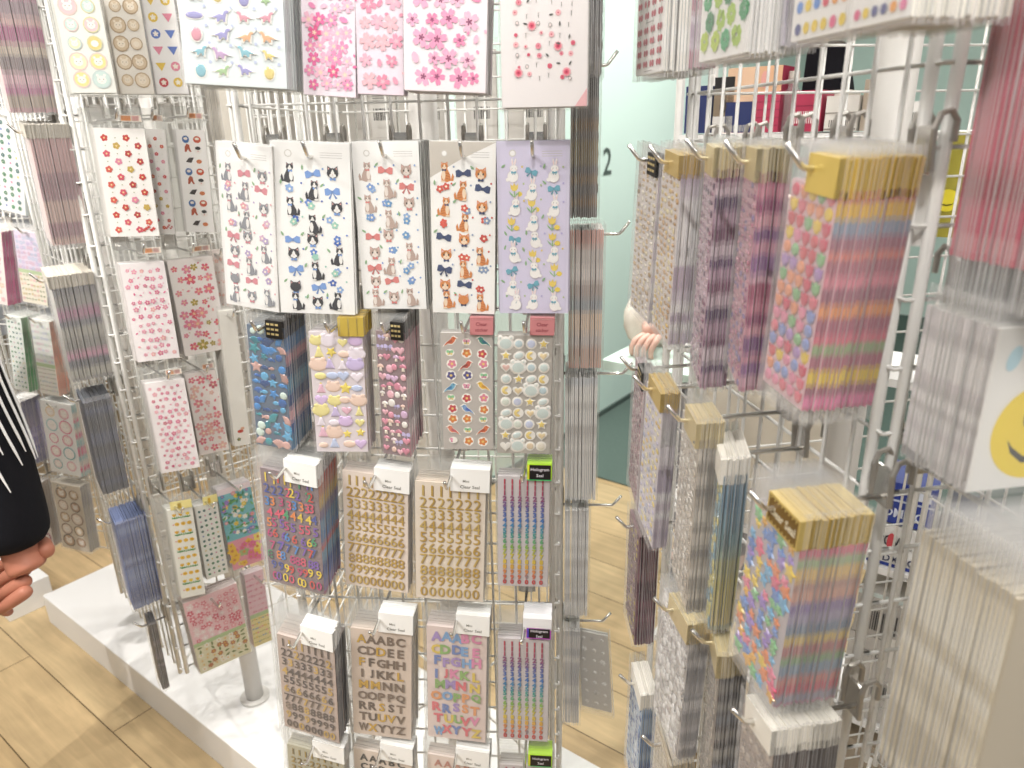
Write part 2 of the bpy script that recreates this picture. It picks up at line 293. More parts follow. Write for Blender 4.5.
# measured places of the stacks: face, top centre, width, height, yaw, roll, thickness
STK={
'C0a':('C',-0.2633,0.7972,1.6604,0.1057,0.1665,3.4,4.1,0.061),
'C0b':('C',-0.1720,0.8149,1.6436,0.0556,0.1585,-4.6,4.8,None),
'C0c':('C',-0.1214,0.8108,1.6430,0.0487,0.1574,-4.6,3.4,None),
'C0d':('C',-0.0542,0.8004,1.6410,0.0845,0.1542,-4.6,3.3,0.065),
'C0e':('C',0.0390,0.7828,1.6440,0.0893,0.1763,-4.6,0.1,None),
'C1a':('C',-0.2912,0.8396,1.4423,0.0737,0.1892,-18.6,5.6,None),
'C1b':('C',-0.2161,0.8335,1.4427,0.0873,0.1948,0.4,3.4,None),
'C1c':('C',-0.1347,0.8369,1.4416,0.0755,0.1902,-4.6,0.6,0.078),
'C1d':('C',-0.0480,0.8250,1.4397,0.0728,0.1929,-4.6,2.1,None),
'C1e':('C',0.0280,0.8188,1.4391,0.0794,0.1923,-4.6,0.2,None),
'C2a':('C',-0.2953,0.8399,1.2498,0.0531,0.1814,-16.6,3.6,0.074),
'C2b':('C',-0.2090,0.8329,1.2481,0.0691,0.1838,1.4,2.4,0.040),
'C2c':('C',-0.1438,0.8277,1.2471,0.0392,0.1874,-18.6,1.4,0.165),
'C2d':('C',-0.0529,0.8203,1.2481,0.0680,0.1762,-1.6,1.4,None),
'C2e':('C',0.0173,0.8147,1.2477,0.0705,0.1808,-1.6,1.6,None),
'C3a':('C',-0.2909,0.8346,1.0661,0.0947,0.2107,-18.6,3.9,0.078),
'C3b':('C',-0.1776,0.8354,1.0511,0.0944,0.1961,-10.6,4.1,None),
'C3c':('C',-0.0792,0.8224,1.0544,0.1002,0.2096,-4.6,3.1,None),
'C3d':('C',0.0129,0.8150,1.0655,0.0713,0.1952,-3.6,1.3,None),
'C4a':('C',-0.2997,0.8353,0.8124,0.1014,0.2109,-18.6,3.7,0.050),
'C4b':('C',-0.1894,0.8313,0.8335,0.0979,0.2333,-6.6,4.0,None),
'C4c':('C',-0.0823,0.8227,0.8351,0.0934,0.2346,-7.6,2.6,None),
'C4d':('C',0.0088,0.8154,0.8275,0.0769,0.2220,-5.6,1.0,None),
'C5a':('C',-0.3080,0.8410,0.6014,0.1029,0.2000,-14.6,4.2,None),
'C5b':('C',-0.2057,0.8327,0.6023,0.1014,0.2000,-12.6,3.1,None),
'C5c':('C',-0.0932,0.8236,0.5991,0.1008,0.2000,-10.6,2.5,None),
'C5d':('C',0.0077,0.8155,0.5972,0.0816,0.2000,-4.6,1.0,None),
'L0a':('LR',-0.5917,1.1187,1.6697,0.0637,0.1629,15.0,-0.0,None),
'L0b':('LR',-0.5520,1.1695,1.6785,0.0499,0.1717,13.0,0.5,None),
'L0c':('LR',-0.5154,1.2036,1.6842,0.0485,0.1768,13.0,-0.1,None),
'L1a':('LR',-0.5867,1.1507,1.4922,0.0815,0.1888,13.0,2.0,None),
'L1b':('LR',-0.5563,1.1997,1.4929,0.0444,0.1930,9.0,4.0,None),
'L1c':('LR',-0.5122,1.2271,1.4957,0.0587,0.1970,13.0,3.1,None),
'L2a':('LR',-0.5873,1.1501,1.2946,0.0674,0.1948,24.0,0.7,None),
'L2b':('LR',-0.5347,1.2061,1.2870,0.0732,0.1932,33.0,-0.8,None),
'L2c':('LR',-0.5164,1.2711,1.2703,0.0270,0.1841,19.0,-0.6,None),
'L3a':('LR',-0.5892,1.1484,1.0912,0.0683,0.1952,22.0,-0.1,None),
'L3b':('LR',-0.5460,1.1956,1.0850,0.0525,0.1776,29.0,-0.7,None),
'L3c':('LR',-0.4926,1.2249,1.1717,0.0276,0.2614,33.0,1.8,None),
'L4a':('LR',-0.6030,1.1355,0.8490,0.0604,0.2076,23.0,1.6,None),
'L4b':('LR',-0.5691,1.1809,0.8329,0.0449,0.1761,38.0,0.6,None),
'L4c':('LR',-0.5330,1.2214,0.8453,0.0673,0.1955,35.0,-2.0,None),
'L5a':('LR',-0.5845,1.1664,0.6309,0.1034,0.1711,36.0,-2.3,None),
'L5b':('LR',-0.5286,1.2460,0.6269,0.0403,0.1841,38.0,1.2,None),
'LL0':('LL',-0.7494,1.1662,1.6629,0.0750,0.1750,-53.0,5.0,0.064),
'LL1':('LL',-0.7385,1.1763,1.4770,0.0750,0.1900,-53.0,5.0,0.056),
'LL2':('LL',-0.7507,1.1650,1.2497,0.0750,0.1900,-53.0,5.0,0.062),
'LL3':('LL',-0.7464,1.1689,1.0403,0.0750,0.1950,-53.0,5.0,0.044),
'LL4':('LL',-0.7404,1.1712,0.8000,0.0700,0.2050,-53.0,5.0,0.053),
'LL5':('LL',-0.7201,1.1732,0.5708,0.0450,0.1750,-53.0,5.0,0.013),
'LM1':('FL',-1.0217,1.5752,1.5120,0.0918,0.2165,-14.0,12.4,None),
'LM2a':('FL',-1.1416,1.6051,1.2809,0.0815,0.1853,-14.0,11.5,None),
'LM2b':('FL',-1.0390,1.5795,1.2776,0.0710,0.1802,-14.0,7.5,None),
'LM3a':('FL',-1.1299,1.6022,1.0849,0.0443,0.2002,-14.0,9.2,None),
'LM3b':('FL',-1.0622,1.5853,1.0783,0.0547,0.1972,-14.0,6.6,None),
'LM4a':('FL',-1.1958,1.6187,0.8695,0.0479,0.1801,-14.0,4.6,None),
'LM4b':('FL',-1.0731,1.5880,0.8732,0.0938,0.1997,-14.0,5.8,None),
'LM5a':('FL',-1.2002,1.6197,0.6621,0.0630,0.2000,-14.0,4.2,None),
'LM5b':('FL',-1.1025,1.5954,0.6585,0.0878,0.2017,-14.0,5.1,None),
'D0':('CR',0.1169,0.9672,1.6959,0.0800,0.1900,85.4,1.0,0.017),
'D1':('CR',0.1147,0.9674,1.5387,0.0800,0.2000,85.4,1.0,0.034),
'D2':('CR',0.1240,0.9666,1.3331,0.0800,0.1960,85.4,1.0,0.044),
'D3':('CR',0.1203,0.9669,1.1381,0.0800,0.2000,85.4,1.0,0.045),
'D4':('CR',0.1115,0.9676,0.9277,0.0800,0.1900,85.4,1.0,0.036),
'D5':('CR',0.1010,0.9685,0.7168,0.0800,0.1900,85.4,1.0,0.028),
'R0a':('RL',0.1476,0.8085,1.6900,0.0820,0.1940,-80.7,0.0,0.024),
'R0b':('RL',0.1754,0.6387,1.6900,0.0900,0.1920,-80.7,0.0,0.024),
'R0c':('RL',0.1980,0.5006,1.6900,0.0660,0.1920,-80.7,0.0,0.030),
'R0d':('RL',0.2075,0.4424,1.6900,0.0530,0.1920,-80.7,0.0,0.060),
'R1a':('RL',0.1495,0.7916,1.4330,0.0700,0.1900,-82.5,5.0,0.005),
'R1b':('RL',0.1545,0.7038,1.4343,0.0700,0.1900,-87.2,5.0,0.029),
'R1c':('RL',0.1712,0.6310,1.4404,0.0700,0.2156,-96.7,3.2,0.026),
'R1d':('RL',0.1836,0.5628,1.4400,0.0700,0.1911,-98.7,1.6,0.024),
'R1e':('RL',0.1971,0.4754,1.4393,0.0568,0.1856,-80.7,4.5,0.054),
'R2a':('RL',0.1475,0.7843,1.2043,0.0700,0.1900,-90.7,5.0,0.005),
'R2b':('RL',0.1430,0.6752,1.2194,0.0700,0.1900,-87.2,5.0,0.017),
'R2c':('RL',0.1590,0.5936,1.2190,0.0700,0.2017,-91.5,1.2,0.022),
'R2d':('RL',0.1781,0.5661,1.1965,0.0700,0.1773,-99.0,1.4,0.023),
'R2e':('RL',0.1897,0.4582,1.2057,0.0696,0.1818,-80.7,3.4,0.051),
'R3a':('RL',0.1476,0.7806,1.0001,0.0700,0.1700,-89.7,0.4,0.025),
'R3b':('RL',0.1542,0.5824,1.0261,0.0718,0.1778,-80.7,3.0,0.019),
'R3c':('RL',0.1816,0.5432,1.0195,0.0700,0.1900,-98.5,-2.3,0.026),
'R3d':('RL',0.1908,0.4516,1.0174,0.0510,0.1900,-80.7,-2.4,0.054),
'R4a':('RL',0.1498,0.7288,0.8061,0.0700,0.1900,-87.7,2.8,0.018),
'R4b':('RL',0.1553,0.6081,0.8315,0.0700,0.1900,-89.2,-0.3,0.033),
'R0e':('RL',0.1736,0.8107,1.6900,0.0820,0.1920,-80.7,0.0,0.030),
'R0f':('RL',0.2017,0.6390,1.6880,0.0900,0.1880,-80.7,0.0,0.030),
'N0':('RN',0.3362,0.3682,1.5400,0.0900,0.1950,9.3,0.0,0.095),
'N1':('RN',0.3233,0.4035,1.3520,0.0900,0.1220,9.3,0.0,0.060),
'N2':('RN',0.3281,0.3496,1.2220,0.0900,0.2250,9.3,0.0,0.085),
'L1d':('LR',-0.4380,1.2553,1.5600,0.0500,0.2000,33.0,0.0,0.060),
'D6':('C',0.1198,0.9570,0.6947,0.0582,0.1703,-24.6,-4.0,None),
'B00':('CB',0.0390,1.3547,1.6000,0.0780,0.1900,175.4,0.0,0.020),
'B01':('CB',-0.0507,1.3619,1.6000,0.0780,0.1900,175.4,0.0,0.020),
'B02':('CB',-0.1404,1.3691,1.6000,0.0780,0.1900,175.4,0.0,0.020),
'B03':('CB',-0.2301,1.3763,1.6000,0.0780,0.1900,175.4,0.0,0.020),
'B10':('CB',0.0390,1.3547,1.4000,0.0780,0.1900,175.4,0.0,0.020),
'B11':('CB',-0.0507,1.3619,1.4000,0.0780,0.1900,175.4,0.0,0.020),
'B12':('CB',-0.1404,1.3691,1.4000,0.0780,0.1900,175.4,0.0,0.020),
'B13':('CB',-0.2301,1.3763,1.4000,0.0780,0.1900,175.4,0.0,0.020),
}
FACES={'LR':((-0.6810,1.1860),(0.73135,0.68200)),'LL':((-0.9538,1.4785),(0.68200,-0.73135)),'C':((-0.3360,0.9334),(0.99678,-0.08020)),'RL':((0.2070,0.8790),(0.16152,-0.98687)),'CR':((0.0627,0.9013),(0.08020,0.99678)),'RN':((0.2716,0.4843),(0.98687,0.16152)),'FL':((-1.2620,1.6970),(0.97026,-0.24206)),'CB':((0.0948,1.3000),(-0.99678,0.08020))}
# ------------------------------------------------------------------ sheet designs
def jit(r,a): return r.uniform(-a,a)
def d_cats(fur,white,bc,flow,kind='cat',stripe=None,head=None):
    def f(A,w,h,r):
        A.poly([(w*.05,h*.03),(w*.95,h*.03),(w*.95,h*.97),(w*.05,h*.97)],'#fcfbf9' if kind=='cat' else '#dcd6ee')
        if head: A.poly([(0,h),(w,h),(w*.45,h*.90),(0,h*.80)],head)
        for k in range(3): A.poly([(w*.62,h*(.945-.013*k)),(w*.9,h*(.945-.013*k)),(w*.9,h*(.942-.013*k)),(w*.62,h*(.942-.013*k))],'#c9c6c4')
        A.ell(w*.22,h*.935,w*.05,None,'#d9d5d0',n=8); A.ell(w*.22,h*.935,w*.035,None,'#fbfaf8',n=8)
        seq=['sit','bow','head','flow','sit','bow','sit','flow','head','flow','sit','flow','bow','head','flow','head','flow','sit','bow','sit','flow','head','bow','flow','sit','head','sit']
        m=0
        for i,j,u,v in grid(w,h,3,9,.07,.125,.03):
            t=seq[m%len(seq)]; m+=1; u+=jit(r,w*.03); v+=jit(r,h*.008); s=h*.088; fl=r.choice((-1,1))
            if kind=='cat':
                if t=='sit': catsit(A,u,v,s*1.26,fur,white,bc,fl,stripe)
                elif t=='head': cathead(A,u,v,s*.38,fur,white,bc)
                elif t=='bow': bow(A,u,v,s*.5,bc,jit(r,.2),r.random()<.5)
                else:
                    for q in range(2): daisy(A,u+jit(r,s*.3),v+jit(r,s*.25),s*.26,r.choice(flow),'#fff4dc',5,r.random()*6)
            else:
                if t in('sit','head'): rabbit(A,u,v,s*1.25,fl,bc)
                elif t=='bow': bow(A,u,v,s*.4,bc,jit(r,.4))
                else: tulip(A,u,v,s*.85,'#f0d469','#8fbf83'); A.ell(u+w*.07,v-s*.3,s*.2,s*.17,'#f2d65a',n=8)
            if r.random()<.8: A.ell(u+w*.13,v+s*.35,s*.07,None,r.choice(flow),n=6)
            if r.random()<.45: leaf(A,u-w*.13,v+s*.4,s*.35,'#8fb58a',jit(r,1))
    return f
def d_sakura(cols,bg='#fdf3f6',n=46,rmin=.05,rmax=.1,margin=.07,top=.04,puff=0.,c2='#fff3d8',petal=True,bot=.03):
    def f(A,w,h,r):
        nx=max(3,int((n*w/h)**.5+.5)); ny=max(3,n//nx)
        for i,j,u,v in grid(w,h,nx,ny,margin,top,bot):
            rr=w*r.uniform(rmin,rmax); u+=jit(r,w*.03)+(w*.04 if j%2 else -w*.04); v+=jit(r,h*.012)
            if petal and r.random()<.16: A.ell(u,v,rr*.35,rr*.6,r.choice(cols),jit(r,2),n=8)
            else: sakura(A,u,v,rr,r.choice(cols),c2,r.random()*6,puff)
            if petal and r.random()<.35: A.ell(u+rr*1.3,v+rr,rr*.2,rr*.3,r.choice(cols),jit(r,2),n=6)
    return f
def d_redflower(A,w,h,r):
    C=['#c8382f','#d95a4a','#e48aa6','#c9a94a','#d64f63','#b83230']
    for i,j,u,v in grid(w,h,4,13,.07,.05,.03):
        if (i+j)%2==0: A.star_curve(u,v,w*.075,5,.55,.5,r.choice(C),r.random()*6,pts=25); A.ell(u,v,w*.02,None,'#f6d9a0',n=6)
        else: A.ell(u,v,w*.014,None,'#a8b08a',n=6)
    for q in range(5): A.star_curve(w*(.7+.05*q),h*(.06+.015*(q%3)),w*.04,5,.5,.5,'#c8322c',q,pts=20)
def d_dolls(A,w,h,r):
    for b in range(3):
        for k,(x,y) in enumerate(((.3,.27),(.7,.27),(.35,.19),(.7,.17),(.38,.07),(.7,.06))): doll(A,w*x,h*(.02+.31*(2-b)+y),w*.3,k)
def d_minired(A,w,h,r):
    for i,j,u,v in grid(w,h,6,13,.13,.13,.14):
        t=r.random(); u+=jit(r,w*.03); v+=jit(r,h*.015); rr=w*.03
        if t<.45: A.star_curve(u,v,rr*r.uniform(.7,1.2),8,.6,.6,r.choice(['#e58a9a','#dc5f78','#f0b3ba']),0,pts=24); A.ell(u,v,rr*.3,None,'#c02b50',n=6)
        elif t<.62: leaf(A,u,v,rr*1.8,'#5b5a58',jit(r,1.5))
        elif t<.8: A.ell(u,v,rr*.7,rr*.8,'#8a8685',n=10); A.ell(u,v,rr*.5,rr*.6,'#ecdcdb',n=10)
        else: A.poly([(u-rr*.1,v-rr),(u+rr*.1,v-rr),(u+rr*.1,v+rr),(u-rr*.1,v+rr)],'#77716f'); A.ell(u,v+rr,rr*.4,None,'#f7eeee',n=6)
    for x,y in ((.56,.86),(.82,.9),(.5,.64),(.66,.33),(.76,.19),(.2,.19),(.36,.44)):
        A.star_curve(w*x,h*y,w*.055,10,.5,.7,'#f1a3ae',0,pts=30); A.star_curve(w*x,h*y,w*.035,10,.5,.7,'#e25372',0,pts=30); A.ell(w*x,h*y,w*.014,None,'#b01a45',n=6)
    A.poly([(w*.86,0),(w,0),(w,h*.1)],'#eeb9bd')
def d_roundfaces(cols,rings,nx=2,ny=6,inner='#fdf6ee'):
    def f(A,w,h,r):
        for i,j,u,v in grid(w,h,nx,ny,.06,.05,.04):
            rr=min(w/nx,h/ny)*.46*r.uniform(.75,1.05); c=r.choice(cols)
            A.ell(u,v,rr,None,r.choice(rings)); A.ell(u,v,rr*.84,None,c); A.ell(u,v-rr*.05,rr*.5,rr*.44,inner,n=10)
            for g in (-1,1): A.ell(u+g*rr*.2,v,rr*.06,None,'#6a5848',n=5); A.ell(u+g*rr*.36,v+rr*.42,rr*.16,None,inner,n=6)
            A.poly([(u-rr*.12,v-rr*.2),(u,v-rr*.28),(u+rr*.12,v-rr*.2),(u,v-rr*.24)],'#b5766a')
    return f
def d_dino(A,w,h,r):
    C=['#a9a6d6','#e3a5b4','#96c8d6','#e9d68f','#b0cda0','#ccaed3','#eab994','#8fb6cc']
    for i,j,u,v in grid(w,h,4,9,.04,.02,.03):
        u+=jit(r,w*.02); v+=jit(r,h*.01); s=h*.066; t=r.random()
        if t<.62: dino(A,u,v,s*r.uniform(.85,1.15),r.choice(C),r.choice((-1,1)))
        elif t<.75: A.ell(u,v,s*.9,s*.4,'#f4f2ec'); A.ell(u,v,s*.8,s*.32,r.choice(C),puff=.0006)
        elif t<.9: A.poly(ellp(u,v,s*.6,s*.75,0,10),'#f4f2ec'); A.ell(u,v,s*.48,s*.62,r.choice(C),puff=.0008)
        else: star(A,u,v,s*.5,r.choice(C),r.random(),.0005)
        A.ell(u+w*.1,v+s*.8,s*.16,None,'#c7d0ea',n=6)
def d_flags(A,w,h,r):
    for i,j,u,v in grid(w,h,2,7,.05,.03,.03):
        c=r.choice(['#c9434b','#e6c34a','#5a76c0','#7bb07a','#e58aa0'])
        if r.random()<.5: A.poly([(u-w*.16,v+h*.03),(u+w*.16,v+h*.03),(u,v-h*.04)],c)
        else: A.ell(u,v,w*.15,None,c,n=10); A.star_curve(u,v,w*.09,5,.5,.6,'#f6eee0',0,pts=20)
def d_tulip(A,w,h,r):
    for j in range(10):
        v=h*(.93-.093*j)
        if j%2==0:
            for x in (.24,.5,.78): tulip(A,w*x,v,w*.27,r.choice(['#f2c51f','#efb81a','#f6d23a']),'#3f9a3d')
            A.ell(w*.3,v-w*.11,w*.18,w*.03,'#3f9a3d',n=10); A.ell(w*.72,v-w*.11,w*.18,w*.03,'#3f9a3d',n=10)
        else:
            for x in (.3,.55,.8): A.ell(w*x,v,w*.10,w*.09,'#f0c12a',n=8); A.ell(w*x,v,w*.03,None,'#c98a1a',n=6)
            A.ell(w*.15,v,w*.03,None,'#d9523a',n=6)
def d_sprigs(A,w,h,r):
    for i,j,u,v in grid(w,h,4,14,.06,.05,.03):
        if (i+j)%3!=2: clover(A,u,v,w*.065,r.choice(['#2f7d4d','#3f8f5a','#356f6a']),jit(r,.6))
        else: A.ell(u,v,w*.035,None,r.choice(['#e9c83f','#d97aa0','#6b7fc0']),n=7)
def d_meadow(A,w,h,r):
    A.poly([(0,h*.36),(w,h*.36),(w,h),(0,h)],'#7cc4cf'); A.poly([(0,0),(w,0),(w,h*.36),(0,h*.36)],'#ee9fb0'); A.poly([(0,h*.93),(w,h*.93),(w,h),(0,h)],'#fbe9ee')
    for q in range(60): leaf(A,r.uniform(.05,.95)*w,r.uniform(.4,.9)*h,w*.16,r.choice(['#4f9f5a','#6fb56a','#3f8a66']),jit(r,2))
    for q in range(46): daisy(A,r.uniform(.06,.94)*w,r.uniform(.39,.92)*h,w*r.uniform(.05,.09),r.choice(['#fbfaf4','#f6d84a','#9a7fc9','#5f86d0','#f09ab0']),r.choice(['#f0b83a','#fff2c0']),6,r.random())
    for q in range(22): daisy(A,r.uniform(.06,.94)*w,r.uniform(.04,.32)*h,w*r.uniform(.08,.17),r.choice(['#f4c53a','#f5dd6a','#e86f9a','#a9ba7a']),'#d98a3a',5,r.random())
def d_florals(base,cols,base2,cols2,split=.4):
    def f(A,w,h,r):
        A.poly([(0,h*split),(w,h*split),(w,h),(0,h)],base); A.poly([(0,0),(w,0),(w,h*split),(0,h*split)],base2)
        for i,j,u,v in grid(w,h,7,7,.03,.05,split+.02):
            rr=w*.07; sakura(A,u+jit(r,w*.02),v+jit(r,w*.02),rr*r.uniform(.7,1.1),r.choice(cols),'#fbeef0',r.random()*6)
        for i,j,u,v in grid(w,h,8,6,.03,1-split+.02,.03):
            if r.random()<.6: daisy(A,u+jit(r,w*.02),v+jit(r,w*.02),w*.055,r.choice(cols2),'#e6b84a',6,r.random())
            else: leaf(A,u,v,w*.1,'#7a8a4a',jit(r,2))
        A.poly([(0,h*split-h*.025),(w,h*split-h*.025),(w,h*split+h*.025),(0,h*split+h*.025)],'#b9cf9a')
    return f
def d_shells(A,w,h,r):
    A.poly([(0,0),(w,0),(w,h),(0,h)],'#5a6b80')
    C=['#2f5f9f','#3f86c6','#234a86','#2f7f8f','#cfa49c','#5fa6cf','#2a4a7c','#b58f88','#3a8f9a','#3a6ab0']
    for i,j,u,v in grid(w,h,4,14,.02,.01,.01):
        u+=jit(r,w*.05); v+=jit(r,h*.015); s=w*.20*r.uniform(.75,1.15); c=r.choice(C); t=r.random()
        if t<.35: shell(A,u,v,s,c,jit(r,1))
        elif t<.55: fish(A,u,v,s*.8,c,r.choice((-1,1)))
        elif t<.7: star(A,u,v,s*.8,c,r.random(),.001)
        else: A.ell(u,v,s*.55,None,c if r.random()<.75 else '#cfe0d6',puff=.0015,n=8)
def d_pastel(A,w,h,r):
    A.poly([(0,0),(w,0),(w,h),(0,h)],'#eadfe4')
    C=['#d6c6ee','#f3c3d6','#f5e9a0','#c9d4f2','#f7d9c8','#f6ecf6','#e3c7f0']
    for i,j,u,v in grid(w,h,4,10,.03,.02,.02):
        u+=jit(r,w*.03); v+=jit(r,h*.012); s=w*.14*r.uniform(.8,1.2); c=r.choice(C); t=r.random()
        if t<.25: frog(A,u,v,s*1.1,c)
        elif t<.45: spire(A,u,v,s,c)
        elif t<.6: star(A,u,v,s*.8,'#f3dc6a',r.random(),.001)
        elif t<.8: A.ell(u,v,s*.8,s*.5,c,puff=.0014)
        else: heart(A,u,v,s*.8,c,.001)
def d_pinkpuff(A,w,h,r):
    A.poly([(0,0),(w,0),(w,h),(0,h)],'#937c80')
    C=['#f0b9c6','#f6dfe4','#e79aae','#f5eee8','#d9b6d6','#f1cdbf','#d98aa0']
    for i,j,u,v in grid(w,h,4,13,.02,.01,.01):
        u+=jit(r,w*.05); v+=jit(r,h*.014); s=w*.20*r.uniform(.75,1.15); c=r.choice(C); t=r.random()
        if t<.3: mushroom(A,u,v,s,c)
        elif t<.55: heart(A,u,v,s*.7,c,.0014)
        elif t<.7: bow(A,u,v,s*.7,'#cfc4ee')
        else: A.ell(u,v,s*.6,s*.66,c,puff=.0015,n=9)
def d_birds(A,w,h,r):
    A.poly([(0,0),(w,0),(w,h),(0,h)],'#c3bcb6')
    C=[('#d9713f','#b5502f'),('#3f9a8a','#2a6f86'),('#c9543f','#8a3a30'),('#6fb0d0','#3f7fb0'),('#f2c53a','#d99a2a'),('#7fa8d9','#4f6fc0'),('#e88a6a','#c9606a')]
    k=0
    for i,j,u,v in grid(w,h,3,10,.04,.02,.03):
        u+=jit(r,w*.02); v+=jit(r,h*.008); s=w*.19
        if (i*2+j)%4==0: birdy(A,u,v,s,*C[k%len(C)],f=r.choice((-1,1))); k+=1
        elif (i+j)%4==1: butterfly(A,u,v,s*.62,r.choice(['#e9a0b8','#8fb8d8','#8fcf9a']),r.choice(['#f3d98a','#d98aa8']))
        else: A.ell(u,v,s*.56,None,'#fffaf2',n=10); daisy(A,u,v,s*.46,r.choice(['#d9577a','#4f4a8a','#e0853a','#e58aa0','#c9434b']),'#f6d37a',5,r.random())
def d_bears(A,w,h,r):
    A.poly([(0,0),(w,0),(w,h),(0,h)],'#b9b3ab')
    for i,j,u,v in grid(w,h,4,10,.04,.02,.02):
        u+=jit(r,w*.015); s=w*.105; k=(i*3+j*2)%7; e='#f7f3ec'
        if k in(0,): bear(A,u,v,s*1.5,'#d3e0dc','#f7f4ee')
        elif k==1: A.ell(u,v,s,s,e); moon(A,u,v,s*.75,'#f2d98a',.0006)
        elif k==2: star(A,u,v,s*1.1,e,0,.0004); star(A,u,v,s*.8,'#f3d97a',0,.0008)
        elif k==3: A.ell(u,v,s*.95,None,e,puff=.0004); A.ell(u,v,s*.7,None,r.choice(['#dfe6da','#c5d9e0','#e8d3b4']),puff=.0009); A.ell(u,v,s*.4,None,'#f4f1ea',n=8)
        elif k==4: heart(A,u,v,s*1.05,e,.0004); heart(A,u,v,s*.75,r.choice(['#f0c9c0','#f3ddb0']),.0008)
        elif k==5: A.ell(u,v,s*1.1,s*.8,e,.4,puff=.0004); A.ell(u,v,s*.85,s*.58,'#d9e6e4',.4,puff=.0009)
        else: A.ell(u,v,s,s,e,puff=.0004); A.ell(u,v,s*.76,s*.76,r.choice(['#d6e3e0','#cfd6ee','#eee6d6']),puff=.0009)
def d_numbers(nx,cols,bg=None,mat='print',shadow='#8a6f55',size=.068,rowc=None,bold=.02,aspw=.8,lift=.0008,rows='1234567890',jx=0.):
    def f(A,w,h,r):
        if bg: A.poly([(0,0),(w,0),(w,h),(0,h)],bg)
        for i,j,u,v in grid(w,h,nx,len(rows),.05,.02,.02):
            u+=jit(r,jx*w/nx); v+=jit(r,jx*h*.03); s=h*size; c=r.choice(cols) if rowc is None else rowc(i,j,r)
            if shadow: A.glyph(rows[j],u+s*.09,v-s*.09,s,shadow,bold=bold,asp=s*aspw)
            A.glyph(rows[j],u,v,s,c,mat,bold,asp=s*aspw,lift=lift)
    return f
def d_letters(lines,cols,bg,shadow,size=.075,mat='print',bold=.03,jx=0.):
    def f(A,w,h,r):
        A.poly([(0,0),(w,0),(w,h),(0,h)],bg); n=len(lines)
        for j,l in enumerate(lines):
            for i,ch in enumerate(l):
                u=w*(.1+.8*(i+.5)/len(l))+jit(r,jx*w); v=h*(.97-.94*(j+.5)/n)+jit(r,jx*h*.4); s=h*size; c=r.choice(cols)
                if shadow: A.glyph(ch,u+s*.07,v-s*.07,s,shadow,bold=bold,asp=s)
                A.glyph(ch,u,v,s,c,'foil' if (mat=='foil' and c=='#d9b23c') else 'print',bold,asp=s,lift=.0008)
    return f
HOLO=['#c22a4a','#b52a58','#8a4a86','#4a5aae','#2f6fc0','#2f8fb8','#3aa88f','#8fbf4a','#d9cf3a','#eec52f','#e2803a','#d23a3a']
def d_holo(A,w,h,r):
    A.poly([(0,0),(w,0),(w,h),(0,h)],'#d5cdd0')
    n=20; rows='11122334455667788990'
    for i,j,u,v in grid(w,h,6,n,.06,.02,.02):
        k=j/(n-1)*(len(HOLO)-1); a=int(k); c=mixc(HOLO[a],HOLO[min(a+1,len(HOLO)-1)],k-a); s=h*.045
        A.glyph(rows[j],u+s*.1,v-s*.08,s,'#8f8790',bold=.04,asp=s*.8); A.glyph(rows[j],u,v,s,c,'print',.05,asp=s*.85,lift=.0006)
def d_cherries(A,w,h,r):
    for b in range(4):
        for j in range(4):
            for i in range(4): cherry(A,w*(.14+.24*i),h*(.965-.245*b-.057*j),w*.115)
        A.poly([(w*.36,h*(.752-.245*b)),(w*.64,h*(.752-.245*b)),(w*.64,h*(.746-.245*b)),(w*.36,h*(.746-.245*b))],'#b9b4b0')
def d_clovers(A,w,h,r):
    for i,j,u,v in grid(w,h,4,11,.07,.03,.03): clover(A,u+jit(r,w*.02)+(w*.05 if j%2 else -w*.04),v+jit(r,h*.008),w*.098,r.choice(['#1f9a5a','#2aa866','#a9cf3a','#1d8a52','#bcd63f']),jit(r,.7))
def d_dots(A,w,h,r):
    for i,j,u,v in grid(w,h,6,14,.05,.02,.0): A.ell(u,v,w*.055,None,r.choice(['#f2d21f','#f2d21f','#e85a8a','#f07fae','#4f8fe0','#3fa04f','#e0445a','#44508f','#f5a53a']),n=12)
def d_beads(cols,bg,n=5,rows=24):
    def f(A,w,h,r):
        A.poly([(0,0),(w,0),(w,h),(0,h)],bg)
        for i,j,u,v in grid(w,h,n,rows,.02,.01,.01): A.ell(u+jit(r,w*.03),v+jit(r,h*.006),w*.07*r.uniform(.6,1.2),h*.013*r.uniform(.7,1.4),r.choice(cols),puff=.0008,n=8)
    return f
def d_tulipball(A,w,h,r):
    A.poly([(0,0),(w,0),(w,h),(0,h)],'#edc8cf')
    C=['#dc5f6a','#e8788a','#f0cf4a','#8f9fd6','#f0a07a','#d9566f','#b58fc9','#8fc08a','#ec94b0']
    for i,j,u,v in grid(w,h,5,15,.03,.01,.02):
        c=r.choice(C); s=w*.2
        if r.random()<.7: A.poly([(u-s*.42,v+s*.42),(u-s*.2,v+s*.22),(u,v+s*.5),(u+s*.2,v+s*.22),(u+s*.42,v+s*.42),(u+s*.4,v-s*.12),(u+s*.15,v-s*.42),(u-s*.15,v-s*.42),(u-s*.4,v-s*.12)],c,.001)
        else: A.ell(u,v,s*.42,None,c,puff=.0012,n=9)
def d_stars(A,w,h,r):
    A.poly([(0,0),(w,0),(w,h),(0,h)],'#c9c0c4')
    C=['#e85f86','#f0cf3f','#6fb8e6','#f08a4a','#9f7fd6','#7fc98a','#ef7f9f','#f2b53a','#5f8fd9']
    for i,j,u,v in grid(w,h,5,15,.03,.01,.01): star(A,u+jit(r,w*.05),v+jit(r,h*.016),w*.105*r.uniform(.7,1.3),r.choice(C),r.random()*2,.0012)
